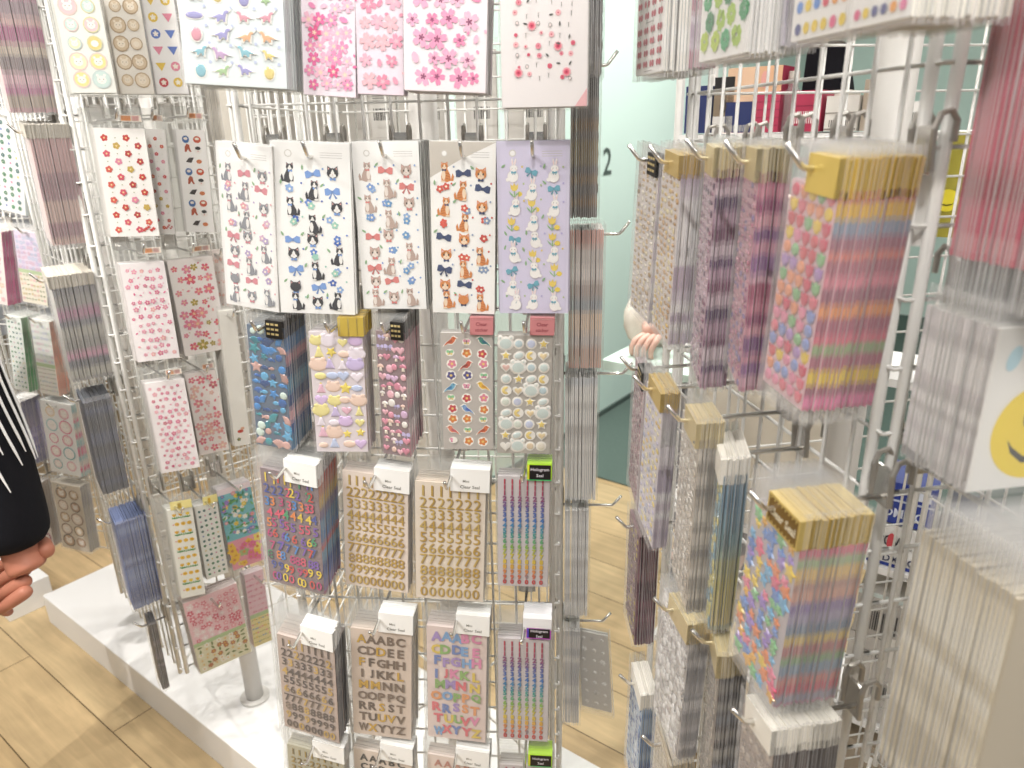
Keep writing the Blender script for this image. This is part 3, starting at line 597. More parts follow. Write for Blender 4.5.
def d_frost(cols,bg,n=5,rows=18):
    def f(A,w,h,r):
        A.poly([(0,0),(w,0),(w,h),(0,h)],bg)
        for i,j,u,v in grid(w,h,n,rows,.02,.01,.01):
            u+=jit(r,w*.03); v+=jit(r,h*.01); s=w*.1*r.uniform(.7,1.2)
            if r.random()<.5: A.star_curve(u,v,s,6,.4,1.,r.choice(cols),r.random(),.0008,pts=24)
            else: A.ell(u,v,s*.7,None,r.choice(cols),puff=.001,n=8)
    return f
def d_smile(A,w,h,r):
    u,v,rr=w*.46,h*.36,h*.30
    A.ell(u,v,rr,None,'#f2d51c',n=40)
    A.poly([(u-rr*.62,v-rr*.12),(u-rr*.5,v-rr*.42),(u-rr*.2,v-rr*.66),(u+rr*.2,v-rr*.66),(u+rr*.5,v-rr*.42),(u+rr*.62,v-rr*.12),(u+rr*.48,v-rr*.3),(u+rr*.18,v-rr*.52),(u-rr*.18,v-rr*.52),(u-rr*.48,v-rr*.3)],'#2c2a22')
    for g in (-1,1): A.ell(u+g*rr*.26,v+rr*.3,rr*.1,rr*.2,'#2c2a22')
    A.ell(w*.16,h*.82,w*.05,w*.09,'#b8dbe8',-.3); A.ell(w*.3,h*.86,w*.05,w*.1,'#cfe6ee',.2)
def d_plain(A,w,h,r): pass
def d_ginger(A,w,h,r):
    A.poly([(w*.2,h*.04),(w*.8,h*.04),(w*.8,h*.10),(w*.2,h*.10)],'#f7efe6'); A.ell(w*.45,h*.11,w*.2,w*.12,'#c9442f',n=9); A.ell(w*.6,h*.13,w*.13,w*.1,'#e7b08f',n=9); daisy(A,w*.3,h*.05,w*.14,'#5f6a3a','#c9a94a',5)
def d_dark(A,w,h,r):
    for i,j,u,v in grid(w,h,4,9,.04,.02,.02): daisy(A,u+jit(r,w*.04),v,w*.1,r.choice(['#8f5a4a','#a98f4a','#6a7a4f','#7a4a5a']),'#c9b46a',6,r.random())

LET=['AAABC','CDDEE','FFGHH','IJKKL','MMNN','OOPPQ','RRSST','TUUVV','WXYYZ']
W='#fbfaf7'
def rain(i,j,r): return r.choice(['#d8453f','#e6c22f','#f0d03a','#3f9f6a','#3f86d0','#c23a78','#7a4fb0','#e8843a','#3f4f9f','#e0506f'])
# key: (description, art, sheet colour, edge colours, header, sheet insets l r t b, packs, spacing)
DES={
'C0a':('pale blue sheet of puffy pastel dinosaurs',d_dino,'#e6eef0',['#9f99a8','#8a8794','#b9b4bd'],None,(.02,.02,.02,.02),16,.0036),
'C0b':('pink and magenta cherry blossom sheet with gold flecks',d_sakura(['#f08fbd','#e86aa4','#f7b4cf','#e2558f','#f6c0d6','#ee93bd'],n=48,rmin=.09,rmax=.15,c2='#f7dfc4'),'#f8ebf5',['#e9dce6','#d9c9d4'],None,(0,0,0,.01),6,.003),
'C0c':('pale sheet of large soft rose blossoms',d_sakura(['#f09fb8','#f3b4c8','#ea92ae','#f5bcc6'],n=26,rmin=.12,rmax=.19,c2='#f5c4cf',petal=True),'#f3e3ef',['#e9dce6','#d9c9d4'],None,(0,0,0,.01),6,.003),
'C0d':('glittery pink blossom sheet with dark red centres',d_sakura(['#f3a0c4','#f6b0cf','#ef8fb8','#f8c0d8'],n=34,rmin=.075,rmax=.125,c2='#8a3f66'),'#fbf0f5',['#cfc3c8','#b5a8ac','#d8d0d2'],None,(0,0,0,.01),16,.0038),
'C0e':('white sheet of tiny red blossoms and black leaves',d_minired,'#f1ebeb',['#d6d2d0'],None,(.02,.02,.02,.02),5,.003),
'C1a':('grey tabby kitten sheet with pink bows',d_cats('#8d8f96','#efece9','#d98a95',['#d9b4cf','#e6a3ad','#b9a6cf']),'#f6f4f2',['#d9d5d0'],None,(.0,.0,.005,.005),6,.0035),
'C1b':('black and white kitten sheet with blue bows',d_cats('#34343a','#f3f1ee','#7da2dd',['#3f66b8','#8fb0e0','#9fd0c0','#5f86d0']),'#fbfaf8',['#cfcac4','#b0aaa2'],None,(.0,.0,.005,.005),7,.0035),
'C1c':('beige kitten sheet with coral bows and blue flowers',d_cats('#bfa79c','#eee4dc','#dd8480',['#7f9fd6','#8fb0dd','#6f9fcf']),'#fbfaf8',['#8f8a83','#a39d95','#7f7a74'],None,(.0,.0,.005,.005),16,.004),
'C1d':('orange tabby kitten sheet with navy bows',d_cats('#d98a4a','#f4dcc0','#3a4a72',['#d85a4a','#c94a44','#8a9fc0'],stripe='#b5622a',head='#cfc8be'),'#fbf9f5',['#c9c2b8','#aba59b'],None,(.0,.0,.005,.005),6,.0035),
'C1e':('lilac rabbit sheet with teal bows and yellow tulips',d_cats('#fff','#fff','#6fafc4',['#e9cf62','#b9c98f','#b9b0de'],'rabbit'),'#d9d4ea',['#c9c4d6'],None,(.0,.0,.005,.005),6,.0035),
'C2a':('blue puffy seashell and fish sheet',d_shells,'#5a6b80',['#2f5f8f','#3f7fb8','#d99aa8','#28406f','#5f9fc0','#2a4a80','#e3b3b8','#305a9a','#4f7f9f'],'blackgold',(.05,.0,.09,.03),26,.0036),
'C2b':('lilac and yellow puffy frog and star sheet',d_pastel,'#eadfe4',['#d9b3a8','#c9a8b4','#e0c9a0','#cfb5c4'],'gold',(.04,.03,.12,.03),12,.0036),
'C2c':('pink puffy mushroom and heart sheet',d_pinkpuff,'#937c80',['#c98a96','#e3aab4','#b07f8a','#ead6d2','#d98fa0','#a9959a','#efd9d9','#d39aa4'],'blackgold',(.05,.0,.11,.03),28,.0038),
'C2d':('grey sheet of colourful songbirds and butterflies',d_birds,'#d6d0cc',['#d0cac6'],'red',(.06,.03,.13,.02),6,.003),
'C2e':('grey sheet of glossy white bear faces and moons',d_bears,'#cbc6c0',['#cbc6c0'],'red',(.04,.04,.14,.02),6,.003),
'C3a':('rainbow glossy number sheet with white header',d_numbers(8,['#d8453f'],'#857275','puff','#4a3d46',.078,rain,.01,.8,.0008,'1234567890',.35),'#857275',['#c9503f','#d98a6a','#e6c26a','#7a6a9f','#5f8fb5','#4f86c0','#c96a6f','#6fa0c0','#3f5f9f','#5a6fb0','#8f7fb0'],'white',(.09,.0,.12,.05),26,.0038),
'C3b':('gold glitter number sheet on blush card',d_numbers(8,['#dcb64a','#e3c464'],'#ecdcd0','foil','#b5966a',.082,None,.0,.62),'#e9d5c8',['#cdb9ab','#b8a497'],'white',(.03,.03,.08,.03),8,.004),
'C3c':('wide gold glitter number sheet on cream card',d_numbers(7,['#dcb64a','#e6c868'],'#eee0d0','foil','#b89a6c',.086,None,.0,.62),'#ecd9c6',['#d9c5b2','#bfae9c'],'white',(.04,.05,.13,.03),9,.004),
'C3d':('rainbow striped tiny number sheet',d_holo,'#d5cdd0',['#cfc6c8'],'neon',(.04,.04,.14,.03),7,.0035),
'C4a':('dark brown and gold number sheet',d_numbers(8,['#4a382e','#3f2f28','#5a4636','#c9a244'],'#bda89d','print','#8f7a6c',.08,None,.02,.7),'#c9b3a8',['#6f6a6c','#8a8582','#5f5a5c'],'white',(.08,.0,.16,.03),13,.0038),
'C4b':('brown and gold capital letter sheet',d_letters(LET,['#6f5a48','#5f4c3d','#7a6452','#d9b23c'],'#dbc8b9','#a39183',.078,'foil',.03),'#dbc8b9',['#9a8f88','#b5aaa2','#857c76'],'white',(.08,.03,.16,.03),11,.004),
'C4c':('pastel rainbow capital letter sheet',d_letters(LET,['#e0707a','#e8a06a','#e3c85a','#8fb56a','#7fa8d6','#a98fc9','#e58fb5','#6f86c0'],'#e8d5cf','#d9bdb8',.082,'print',.05,.03),'#e8d5cf',['#b5aaa4','#cbbfb8'],'white',(.05,.04,.13,.03),9,.004),
'C4d':('rainbow striped number sheet with purple label',d_holo,'#d9d0d2',['#c9c2c4'],'purple',(.04,.04,.17,.03),9,.0038),
'C5a':('olive gold number sheet',d_numbers(8,['#a98f3a','#8f7a3a'],'#b9b39a','foil','#6a603a',.07),'#b9b39a',['#b5ad98'],'white',(.06,.03,.14,.03),6,.004),
'C5b':('dark letter sheet',d_letters(LET,['#3a302a','#2f2824'],'#e3d2c4','#a39183',.078),'#e3d2c4',['#bdb0a4'],'white',(.06,.03,.14,.03),6,.004),
'C5c':('blush letter sheet',d_letters(LET,['#d9a08f','#c98a7a'],'#ead8ce','#c9b3a8',.078),'#ead8ce',['#bdb0a4'],'white',(.06,.03,.14,.03),6,.004),
'C5d':('grey tiny number sheet',d_holo,'#cfc6c4',['#c9c2c4'],'neon',(.04,.04,.17,.03),6,.004),
'L0a':('pale yellow and blue round animal face sheet',d_roundfaces(['#f0e39a','#e9d58a','#cfe3dd','#f0ccd0','#f3ecc4'],['#ded9a8','#c9d9d6','#ecd0c9']),'#f1f1ea',['#dcd9d0'],None,(.06,.03,.02,.03),5,.0035),
'L0b':('brown cookie animal face sheet',d_roundfaces(['#e3d0b4','#d9c3a4','#ead9c0','#d6cdb9'],['#c4ab8a','#b89f80'],2,6,'#f3e6d3'),'#efe9df',['#dcd5c8'],None,(.03,.03,.02,.03),5,.0035),
'L0c':('white sheet of little red and blue pennants',d_flags,'#f3f0ee',['#c9c4d6'],None,(.03,.03,.02,.03),5,.0035),
'L1a':('large red and pink plum blossom sheet',d_redflower,'#fbf7f3',['#eee8e2'],'tagorange',(.14,.0,.15,.0),7,.004),
'L1b':('half hidden red plum blossom sheet',d_redflower,'#fbf7f3',['#eee8e2'],'tagorange',(.08,.0,.16,.0),6,.004),
'L1c':('sheet of little blue and red folk dolls',d_dolls,'#fbf8f5',['#eee8e2'],'tagorange',(.25,.02,.18,.0),6,.004),
'L1d':('cream edged pack above the grey tabby kitten sheet',d_plain,'#efe8dc',['#e3dccf','#d6cec0','#efe9df'],None,(.0,.0,.02,.01),14,.004),
'L2a':('small bright pink cherry blossom sheet',d_sakura(['#e8709a','#f096b4','#dc5f8f','#e58aa8','#f0a8ae'],n=60,rmin=.045,rmax=.075),'#fdf6f6',['#f0e9e4'],'tagorange',(.06,.0,.17,.0),7,.004),
'L2b':('coral and gold cherry blossom sheet',d_sakura(['#ec7f8f','#f096a0','#e5657a','#b5a040','#f3b4ae','#ea8aa4'],n=34,rmin=.06,rmax=.14,c2='#f7d9a8'),'#fdf5f1',['#f0e9e4'],'tagorange',(.03,.0,.15,.0),7,.004),
'L2c':('mostly hidden peach blossom sheet',d_sakura(['#f0aa9a','#f3bcae'],n=24,rmin=.1,rmax=.16),'#f7e9e2',['#efe6de'],None,(.05,.0,.05,.0),4,.004),
'L3a':('tiny dark pink cherry blossom sheet',d_sakura(['#d94f86','#e873a0','#f0a0b4','#e58fa6','#cf4a7a'],n=76,rmin=.04,rmax=.07),'#fdf6f6',['#f0e9e4'],'tagorange',(.12,.0,.15,.0),7,.004),
'L3b':('peach pink large cherry blossom sheet',d_sakura(['#f0919a','#f3aaa8','#e9788a','#f5c0b4'],n=30,rmin=.08,rmax=.17),'#fdf3ef',['#f0e9e4'],'tagorange',(.05,.0,.13,.0),7,.004),
'L3c':('plain white pack with a small red doll at its foot',d_ginger,'#f6f2ea',['#f4efe6','#e6dfd2','#faf6ef'],None,(.0,.0,.03,.0),10,.004),
'L4a':('yellow tulip sheet with green leaves',d_tulip,'#fbfaf2',['#f1ede2'],'tagyellow',(.3,.03,.11,.01),8,.004),
'L4b':('small green clover sprig sheet',d_sprigs,'#fbfaf4',['#f1ede2'],'tagyellow',(.06,.04,.12,.0),7,.004),
'L4c':('blue and pink flower meadow sheet',d_meadow,'#e9dfe0',['#dcd3cf'],None,(.06,.02,.1,.0),7,.004),
'L5a':('pink rose and green meadow sheet',d_florals('#f2c9cf',['#e2808f','#d9667a','#eca3ad','#f3e0e0'],'#e8e3c4',['#f6f2e6','#b9774a','#e6dcb8'],.4),'#f3e2de',['#5f7a4a','#6f7f5a','#b04a5f','#8f9a70'],None,(.02,.02,.02,.01),7,.0045),
'L5b':('pink and yellow floral sheet',d_florals('#f3cdd6',['#e58fa4','#dd7090','#f0b4c4'],'#f3e3a4',['#e6c24a','#7f9fd0','#e58aa4'],.42),'#f3dfe2',['#e9ccd2'],None,(.03,.03,.04,.02),5,.0045),
'LL0':('rose and taupe striped pack',d_plain,'#e9d9d6',['#c98aa4','#a8909a','#d9b4b4','#b56a8f','#d9c9b9','#8f7f7f','#e0b9c4','#c07f9f','#b9a89a'],None,(.02,.02,.02,.02),24,.0035),
'LL1':('dusty pink pack with cream header',d_plain,'#e6d4cf',['#a8838a','#b5898f','#c9a0a0','#9f7880','#bf9496','#d3b4ac','#a98088'],'cream',(.02,.02,.11,.03),26,.0028),
'LL2':('grey and plum striped pack with cream header',d_plain,'#d6d2cb',['#7f7d80','#96928f','#b07a96','#6f7078','#a9a59c','#8f8c86','#c98fa8','#5f6068','#b5b1a6'],'cream',(.02,.02,.12,.03),28,.0028),
'LL3':('dark navy pack',d_plain,'#3a4256',['#2f3648','#3f4a66','#242a38','#4a5570','#2b3040'],None,(.02,.02,.05,.03),22,.0026),
'LL4':('cornflower blue pack',d_plain,'#5f74aa',['#5a70ac','#6f86bd','#4a5f9a','#7f93c4','#4f66a4'],None,(.02,.02,.03,.03),24,.0028),
'LL5':('thin black pack',d_plain,'#3a3436',['#2a2628','#4a4044','#6f6468','#1f1c1e'],None,(.02,.02,.03,.03),8,.003),
'LM1':('white sheet of small green potted plants',d_sprigs,'#f6f7f4',['#cfdcdc'],None,(.06,.1,.06,.02),8,.004),
'LM2a':('cream sheet edged in hot pink',d_sakura(['#f0a9b4','#e9c9b0','#d9b4d0'],n=40,rmin=.05,rmax=.09),'#f6ece6',['#e86aa4','#ef86b5','#dc558f'],None,(.04,.0,.06,.03),14,.0042),
'LM2b':('pale lilac and cream floral sheet',d_florals('#e6d8ea',['#c9b4dd','#d9b0c9','#b9c4e0'],'#f3ead6',['#f0d0c0','#d9c9a0','#e9b9c0'],.45),'#efe6ea',['#c9c9cc'],None,(.04,.03,.08,.03),8,.004),
'LM3a':('mint and grey leaf sheet edged in green',d_sprigs,'#eef3ec',['#4fae6a','#6fbf83','#8fcf9a','#3f9a5a'],None,(.06,.0,.06,.02),12,.0042),
'LM3b':('pastel flower sheet edged in orange',d_florals('#eef0ea',['#c9d0e3','#e3c9d0','#cfe0d0'],'#f3efe3',['#d9c9d0','#c0d0d9'],.4),'#f0efe9',['#f0a488','#f3b8a0','#e8937a'],None,(.06,.0,.06,.02),8,.0042),
'LM4a':('white sheet of red framed portraits edged in violet',d_roundfaces(['#f3d3c4','#d9b8a4','#f6e3d6'],['#c94a44','#b53f3f'],1,5),'#f6f1ee',['#7f74a8','#958ab5','#6f6aa0','#a99fc0'],None,(.06,.0,.04,.02),14,.0044),
'LM4b':('white sheet of pink and teal ringed round faces',d_roundfaces(['#f6e9e0','#fbf3ee','#f0dcd6'],['#e86f93','#5fb0b5','#f0cf8a','#ee95ad','#8fc9cc'],2,5),'#f3f2ef',['#8fb9bd','#d95f86','#a9c9c9','#d9ccc4'],None,(.03,.04,.03,.02),9,.004),
'LM5a':('small sheet of maroon hats',d_roundfaces(['#8f3f54','#b5788a'],['#6f2f44','#cf9aa8'],2,5),'#efe6e0',['#a8988a'],None,(.05,.03,.06,.02),6,.004),
'LM5b':('beige sheet of brown ringed portraits',d_roundfaces(['#e0c9a8','#f0e0cf','#c9a88a'],['#6f4a3a','#b5443f','#3a3030','#8f6f5a'],2,5),'#e3d8c6',['#8f8a8a','#a39c96'],None,(.04,.03,.05,.02),8,.004),
'D0':('dark charcoal pack',d_dark,'#4a4644',['#5a5654','#6f6a66','#3f3b3a'],None,(.02,.02,.02,.02),6,.003),
'D1':('smoky brown flower pack',d_dark,'#5f5850',['#6a625a','#7a6f64','#8a6f4a','#4f4a46','#8f7f5a','#6f5a54','#9a8f7f'],None,(.02,.02,.02,.02),14,.0029),
'D2':('blush and grey striped pack',d_plain,'#d9cfc9',['#d9a89a','#c9beb6','#e0d6cf','#b5a49a','#9fa4a8','#e6cdb4','#cfc4bd','#c9a894'],None,(.02,.02,.03,.03),17,.0029),
'D3':('pale grey striped pack',d_plain,'#dedad4',['#d3d6d8','#efece7','#dcd8d2','#f3f0ea','#cfcac4','#e6e2dc'],None,(.02,.02,.05,.02),17,.003),
'D4':('plain white pack hung edge on',d_plain,'#eeece8',['#f8f6f3','#eceae6','#fbf9f6','#dedbd8'],None,(.02,.02,.03,.02),14,.003),
'D5':('grey white pack low on the side face',d_plain,'#cfcdca',['#dcdad9','#c9c7ca','#ebe9e6','#bcbdc1'],None,(.02,.02,.04,.02),9,.003),
'D6':('clear pack of frosted silver stickers',d_frost(['#e6e3df','#f3f1ee','#d6d3d0','#fbfaf8'],'#d9d5d0',3,7),'#d9d5d0',['#d0cdca'],None,(.06,.06,.06,.06),3,.003),
'R0a':('white sheet of red cherry pairs',d_cherries,'#fbf9f6',['#fbf9f4','#f6f2ea'],None,(.02,.0,.01,.03),9,.0034),
'R0b':('white sheet of green four leaf clovers',d_clovers,'#fcfbf8',['#fdfcfa','#f3f1ee'],None,(.01,.0,.01,.02),9,.0034),
'R0e':('mauve and grey edged pack behind the cherry sheets',d_plain,'#e3d9dd',['#b9a4b4','#cfc0cb','#9f8a9c','#d9cfd6','#b58a94'],None,(.02,.0,.01,.03),11,.0026),
'R0f':('slate violet edged pack behind the clover sheets',d_plain,'#d9d4dd',['#a9a2b0','#8f889a','#c4bdc9','#b5aebb'],None,(.02,.0,.01,.03),11,.0026),
'R0c':('white sheet of bright coloured dots next to the clovers',d_dots,'#fbfaf6',['#f3efe4'],None,(.0,.0,.01,.02),6,.0045),
'R0d':('white sheet of coloured dots beside the near post',d_dots,'#fbfaf6',['#f5f1e4','#e9e4d6','#fbf8f0'],None,(.0,.0,.01,.02),20,.0046),
'R1a':('narrow champagne glitter drop sheet with black label',d_beads(['#c9a878','#e3d3b0','#a98f6a','#efe6d6'],'#e3dad6'),'#e3dad6',['#b9a4b9','#e6dfe0','#a890a8'],'blackgold',(.03,.0,.1,.02),6,.003),
'R1b':('gold bead glitter sheet',d_beads(['#d9b45a','#c9a06a','#e9d9a8','#b58f5a'],'#e6dcd6'),'#e6dcd6',['#f1eeee','#d9cfd9','#f6f4f3','#c4b4c4'],'goldfoil',(.03,.0,.12,.02),15,.0027),
'R1c':('violet pinstripe gem sheet with gold header',d_beads(['#8f5f78','#b58aa0','#6a4a66','#d9c0cc'],'#d6bcc8'),'#d6bcc8',['#8a5a74','#d9c4ce','#5f4a6a','#b99aae','#7a4f6a','#dccbd4','#6a4f74','#c4a4b8']*2,'gold2',(.02,.0,.1,.02),14,.0028),
'R1d':('rose and violet gem sheet with pale gold header',d_beads(['#c97f98','#a96a8f','#e3a8b8','#8f7fb0'],'#e0b4c0'),'#e0b4c0',['#b0607a','#d98fa4','#a0557a','#e3a9b8','#8a5f8f','#d9a0b4','#9a6fa0','#e0b4c4']*2,'gold2',(.02,.0,.11,.02),14,.0028),
'R1e':('pink tulip sheet with broad gold header',d_tulipball,'#edc8cf',['#b9606f','#e3b93f','#8f9fb4','#a8707f','#e08a80','#b5707f','#e58fa0','#a5687a','#f0a06a','#b0667a','#e0788a','#9fb586','#b56f7f','#f0d04a','#a86a7a','#ee8ab4'],'gold3',(.03,.0,.14,.06),26,.0032),
'R2a':('wine red gem sheet at the far end',d_beads(['#9a6f7a','#b58a94','#7f5562','#d9c4c4'],'#b59a9f'),'#b59a9f',['#8f6a74','#b59aa0'],'blackgold',(.03,.0,.08,.02),6,.003),
'R2b':('gold and lilac flower glitter sheet',d_beads(['#e6cf7a','#c4bcd9','#efe3b4','#a9b0cf','#d9b45a'],'#ddd6dc',5,18),'#ddd6dc',['#cdc0cd','#efecee','#b5a8bd','#e3dce3'],'goldfoil',(.03,.0,.12,.02),11,.0027),
'R2c':('silver beige bead sheet with gold label',d_beads(['#d6cdc0','#b5aa9c','#efe9df','#c9bcac'],'#cfc6bb'),'#cfc6bb',['#b9aea2','#dcd4c9','#a39a90','#cfc6bb','#8f8780']*3,'gold2',(.02,.0,.1,.02),12,.0028),
'R2d':('teal to yellow gradient pack with white header',d_frost(['#8fb0bd','#d9cf8a'],'#b5c4c4'),'#b5c4c4',['#7f98a8','#6f8fa4','#7f9fae','#8aa8ac','#a0b0a0','#b9b88a','#c9bf7a','#d3c684','#cfc08a'],'creamtop',(.02,.0,.1,.02),13,.0028),
'R2e':('multicolour star sheet with gold Clear Seal label',d_stars,'#c9c0c4',['#c96f7f','#9fb08a','#d9b878','#b58f84','#cf9f8f','#8f7fa8','#a89fb8','#7f8fa4','#d9c07a','#b97f7f','#8fae86','#8a9fb5','#d38f8a','#cf6f7a','#a4a0b4'],'gold4',(.04,.0,.16,.05),26,.0032),
'R3a':('maroon gem sheet',d_beads(['#a08a7a','#7a4a5a','#c9b46a','#5f3a48'],'#8f6a70'),'#8f6a70',['#6a4450','#7f5560','#5a3a46','#8f6a70'],None,(.03,.0,.06,.02),12,.003),
'R3b':('silver frosted bead sheet with gold label',d_frost(['#e3e0dd','#c9c4c0','#f0eeec','#b5b0ad'],'#c9c3bf',6,26),'#c9c3bf',['#b0aeb0','#d0ced0','#a09fa4','#e3e1e1','#9a999f']*3,'gold2',(.03,.0,.1,.02),13,.0026),
'R3c':('dark pewter striped pack with bronze header',d_beads(['#b5a99a','#8f857a'],'#a59a8f'),'#a59a8f',['#6a6460','#a09890','#5a5654','#b5afa8','#74716f','#8f9098']*3,'gold2',(.02,.0,.14,.02),14,.0028),
'R3d':('dark brown pack under the folded white headers',d_frost(['#b5a79a','#8f8076'],'#a09086'),'#7a6c66',['#4f4644','#5f5452','#473f3e'],'creamtop',(.02,.0,.1,.02),26,.0034),
'R4a':('blue bead sheet low at the far end',d_beads(['#5f86b5','#a9bcd3','#3f5f94','#d6dde6'],'#b5c0cc'),'#b5c0cc',['#6f8fb8','#4f6fa4','#9fb4cc'],'creamtop',(.03,.0,.12,.02),8,.003),
'R4b':('tan pack below the silver bead sheets',d_beads(['#b5a48a','#cfc0a4'],'#c4b59c'),'#c4b59c',['#b5a48a','#8f8474','#d3c6ae'],None,(.03,.0,.05,.02),8,.0035),
'N0':('crimson streaked pack nearest the camera on the upper row',d_sakura(['#c43f5a','#d96f80'],n=30),'#c9536a',['#b02a48','#c9506a','#9a2440','#d98a94','#b83a54','#c44a62'],None,(.02,.0,.02,.13),30,.0034),
'N1':('white pack with a yellow smiling face',d_smile,'#eeece8',['#e3dfdf','#f3f0ef','#d0cccc','#e9e6e6','#dcd6d8'],None,(.0,.0,.12,.02),22,.0033),
'N2':('thick cream pack nearest the camera on the lower row',d_plain,'#bdb097',['#e6dcc4','#d3c8ae','#f1ebda','#c9bda2','#ece4cf'],None,(.01,.0,.13,.02),22,.0035),
}
for i in range(4):
    for j in range(2):
        DES['B%d%d'%(j,i)]=('grey backed pack on the rear face',d_plain,'#b5aea4',['#a8a198'],'barcode',(.04,.04,.1,.02),3,.005)
FRONT={}
BEHIND={}
WHERE={'C':' on the centre rack','CB':' at the back','LR':' on the left rack','LL':' on the left rack side','FL':' on the far left rack','CR':' beside the centre rack','RL':' on the near right rack','RN':''}
# ------------------------------------------------------------------ hanging packs
def header(kind,w,h,th,front):
    """paper or foil header of one pack; None if the pack has none"""
    if not kind or (kind[:3]=='tag' and not front): return None
    A=Art(w,h); m=A.mb; y0=-.0036 if front else -.0005; y1=th*1.25
    def lab(x0,x1,z0,z1,col,mat='print'): m.box((x0*w-w/2,y0,z0),(x1*w-w/2,y1 if kind[:3]!='tag' else y0+.0004,z1),col,mat)
    def txt(t,x,z,size,col,asp): 
        if front:
            vs,fs,gw,gh=text_mesh(t,.01); k=size; kx=min(k,asp/gw); m.add([(x*w-w/2+a*kx,y0-.0002,z+b*k) for a,b in vs],fs,col,'print')
    if kind=='gold': lab(.56,1.,-.026,-.003,'#e8cb62','foil'); [lab(.58+.05*i,.6+.05*i,-.025,-.004,'#f3e2a0','foil') for i in range(0,8,3)]
    elif kind=='goldfoil': lab(.3,1.,-.026,-.006,'#dcc07a','foil')
    elif kind=='gold2': lab(.35,1.,-.028,-.005,'#e6d6aa','foil')
    elif kind=='gold3': lab(.42,1.,-.031,-.007,'#ecd070','foil'); 
    elif kind=='gold4': lab(.4,1.,-.030,-.006,'#e3c97a','foil'); lab(.44,.97,-.0275,-.0085,'#5f4a20') if not front else None
    elif kind=='creamtop': lab(.2,1.,-.026,-.003,'#f1ece1')
    elif kind=='cream': lab(.02,1.,-.022,-.002,'#d8d0c2')
    elif kind=='white': lab(.5,1.,-.036,-.004,'#f7f6f3'); txt('Clear Seal',.75,-.029,.0062,'#77736c',w*.4); txt('Mini',.70,-.021,.005,'#8a867e',w*.2)
    elif kind=='blackgold':
        lab(.58,1.,-.029,-.007,'#1d1a18'); 
        if front:
            for q in range(9): m.box(((.61+.11*(q%3))*w-w/2,y0-.0002,-.013-.006*(q//3)),((.69+.11*(q%3))*w-w/2,y0,-.0105-.006*(q//3)),'#d9c48a','foil')
    elif kind=='red':
        lab(.58,.98,-.024,-.003,'#c98486'); lab(.62,.94,-.0055,-.0045,'#e3b4b0'); txt('Clear',.78,-.011,.006,'#8f3f48',w*.3); txt('sticker',.78,-.018,.0055,'#8f3f48',w*.3)
    elif kind in('neon','purple'):
        if kind=='purple': lab(.5,1.,-.018,.0,'#f3f2f4')
        z0=-.029 if kind=='neon' else -.031; z1=-.009 if kind=='neon' else -.0165
        cs=['#b9e83a','#e6e23a','#4fd07a'] if kind=='neon' else ['#d95fd9','#5a4fd0','#e04a9a']
        lab(.56,.99,z0-.0014,z1+.0014,cs[0])
        y0-=.0003; lab(.57,.60,z0,z1,cs[1]); lab(.60,.975,z0,z1,'#16131a'); txt('Hologram',.785,(z0+z1)/2+.0035,.0058,'#efeaf3',w*.34); txt('Seal',.785,(z0+z1)/2-.0042,.0058,'#efeaf3',w*.2)
        if kind=='neon': lab(.56,.99,z0-.0012,z0,cs[2])
    elif kind=='tagorange': y1=.0004; lab(.62,.98,-.0185,-.0095,'#f2e3d6'); lab(.64,.80,-.0175,-.0105,'#eaa06e'); lab(.82,.94,-.0175,-.0105,'#f0b9b4')
    elif kind=='tagyellow': y1=.0004; lab(.4,.98,-.022,-.006,'#f1e39a'); lab(.6,.7,-.02,-.01,'#f3c83a')
    elif kind=='barcode':
        m.box((-w*.36,th,-.158),(w*.12,th+.0006,-.07),'#dcd8d1')
        for q in range(11): m.box((-w*.30+q*w*.034,th+.0006,-.13),(-w*.30+q*w*.034+w*.012*(1+q%3*.5),th+.0009,-.11),'#3a3836')
        for q in range(4): m.box((-w*.30,th+.0006,-.098+.004*q),(w*.06,th+.0009,-.0965+.004*q),'#8a8682')
    return m
def sheet(w,h,ins,th,base,pal,rnd):
    l,r,t,b=ins; x0,x1=-w/2+l*w,w/2-r*w; z0,z1=-h+b*h,-t*h; m=MB()
    e=mixc(base,'#ffffff',.1)
    m.add([(x0,0,z0),(x1,0,z0),(x1,0,z1),(x0,0,z1)],[(0,1,2,3)],base); m.add([(x0,th,z0),(x1,th,z0),(x1,th,z1),(x0,th,z1)],[(3,2,1,0)],mixc(base,'#e4e0da',.6))
    m.add([(x0,0,z1),(x1,0,z1),(x1,th,z1),(x0,th,z1)],[(0,1,2,3)],e); m.add([(x0,0,z0),(x1,0,z0),(x1,th,z0),(x0,th,z0)],[(3,2,1,0)],e)
    # printed edges show through at both sides
    zs=[z1]; cs=[]
    n=len(pal) if len(pal)>=8 else 15
    for i in range(n):
        cs.append(pal[i] if len(pal)>=8 else rnd.choice(pal)); zs.append(z1+(z0-z1)*(i+1-(0 if i==n-1 else rnd.uniform(-.25,.25)))/n)
    for i in range(n):
        c2=mixc(cs[i],cs[(i+1)%n],.5); zm=zs[i]*.3+zs[i+1]*.7
        for x,f in ((x0,(0,1,2,3)),(x1,(3,2,1,0))):
            m.add([(x,th,zs[i]),(x,th,zm),(x,0,zm),(x,0,zs[i])],[f],cs[i]); m.add([(x,th,zm),(x,th,zs[i+1]),(x,0,zs[i+1]),(x,0,zm)],[f],c2)
    return m
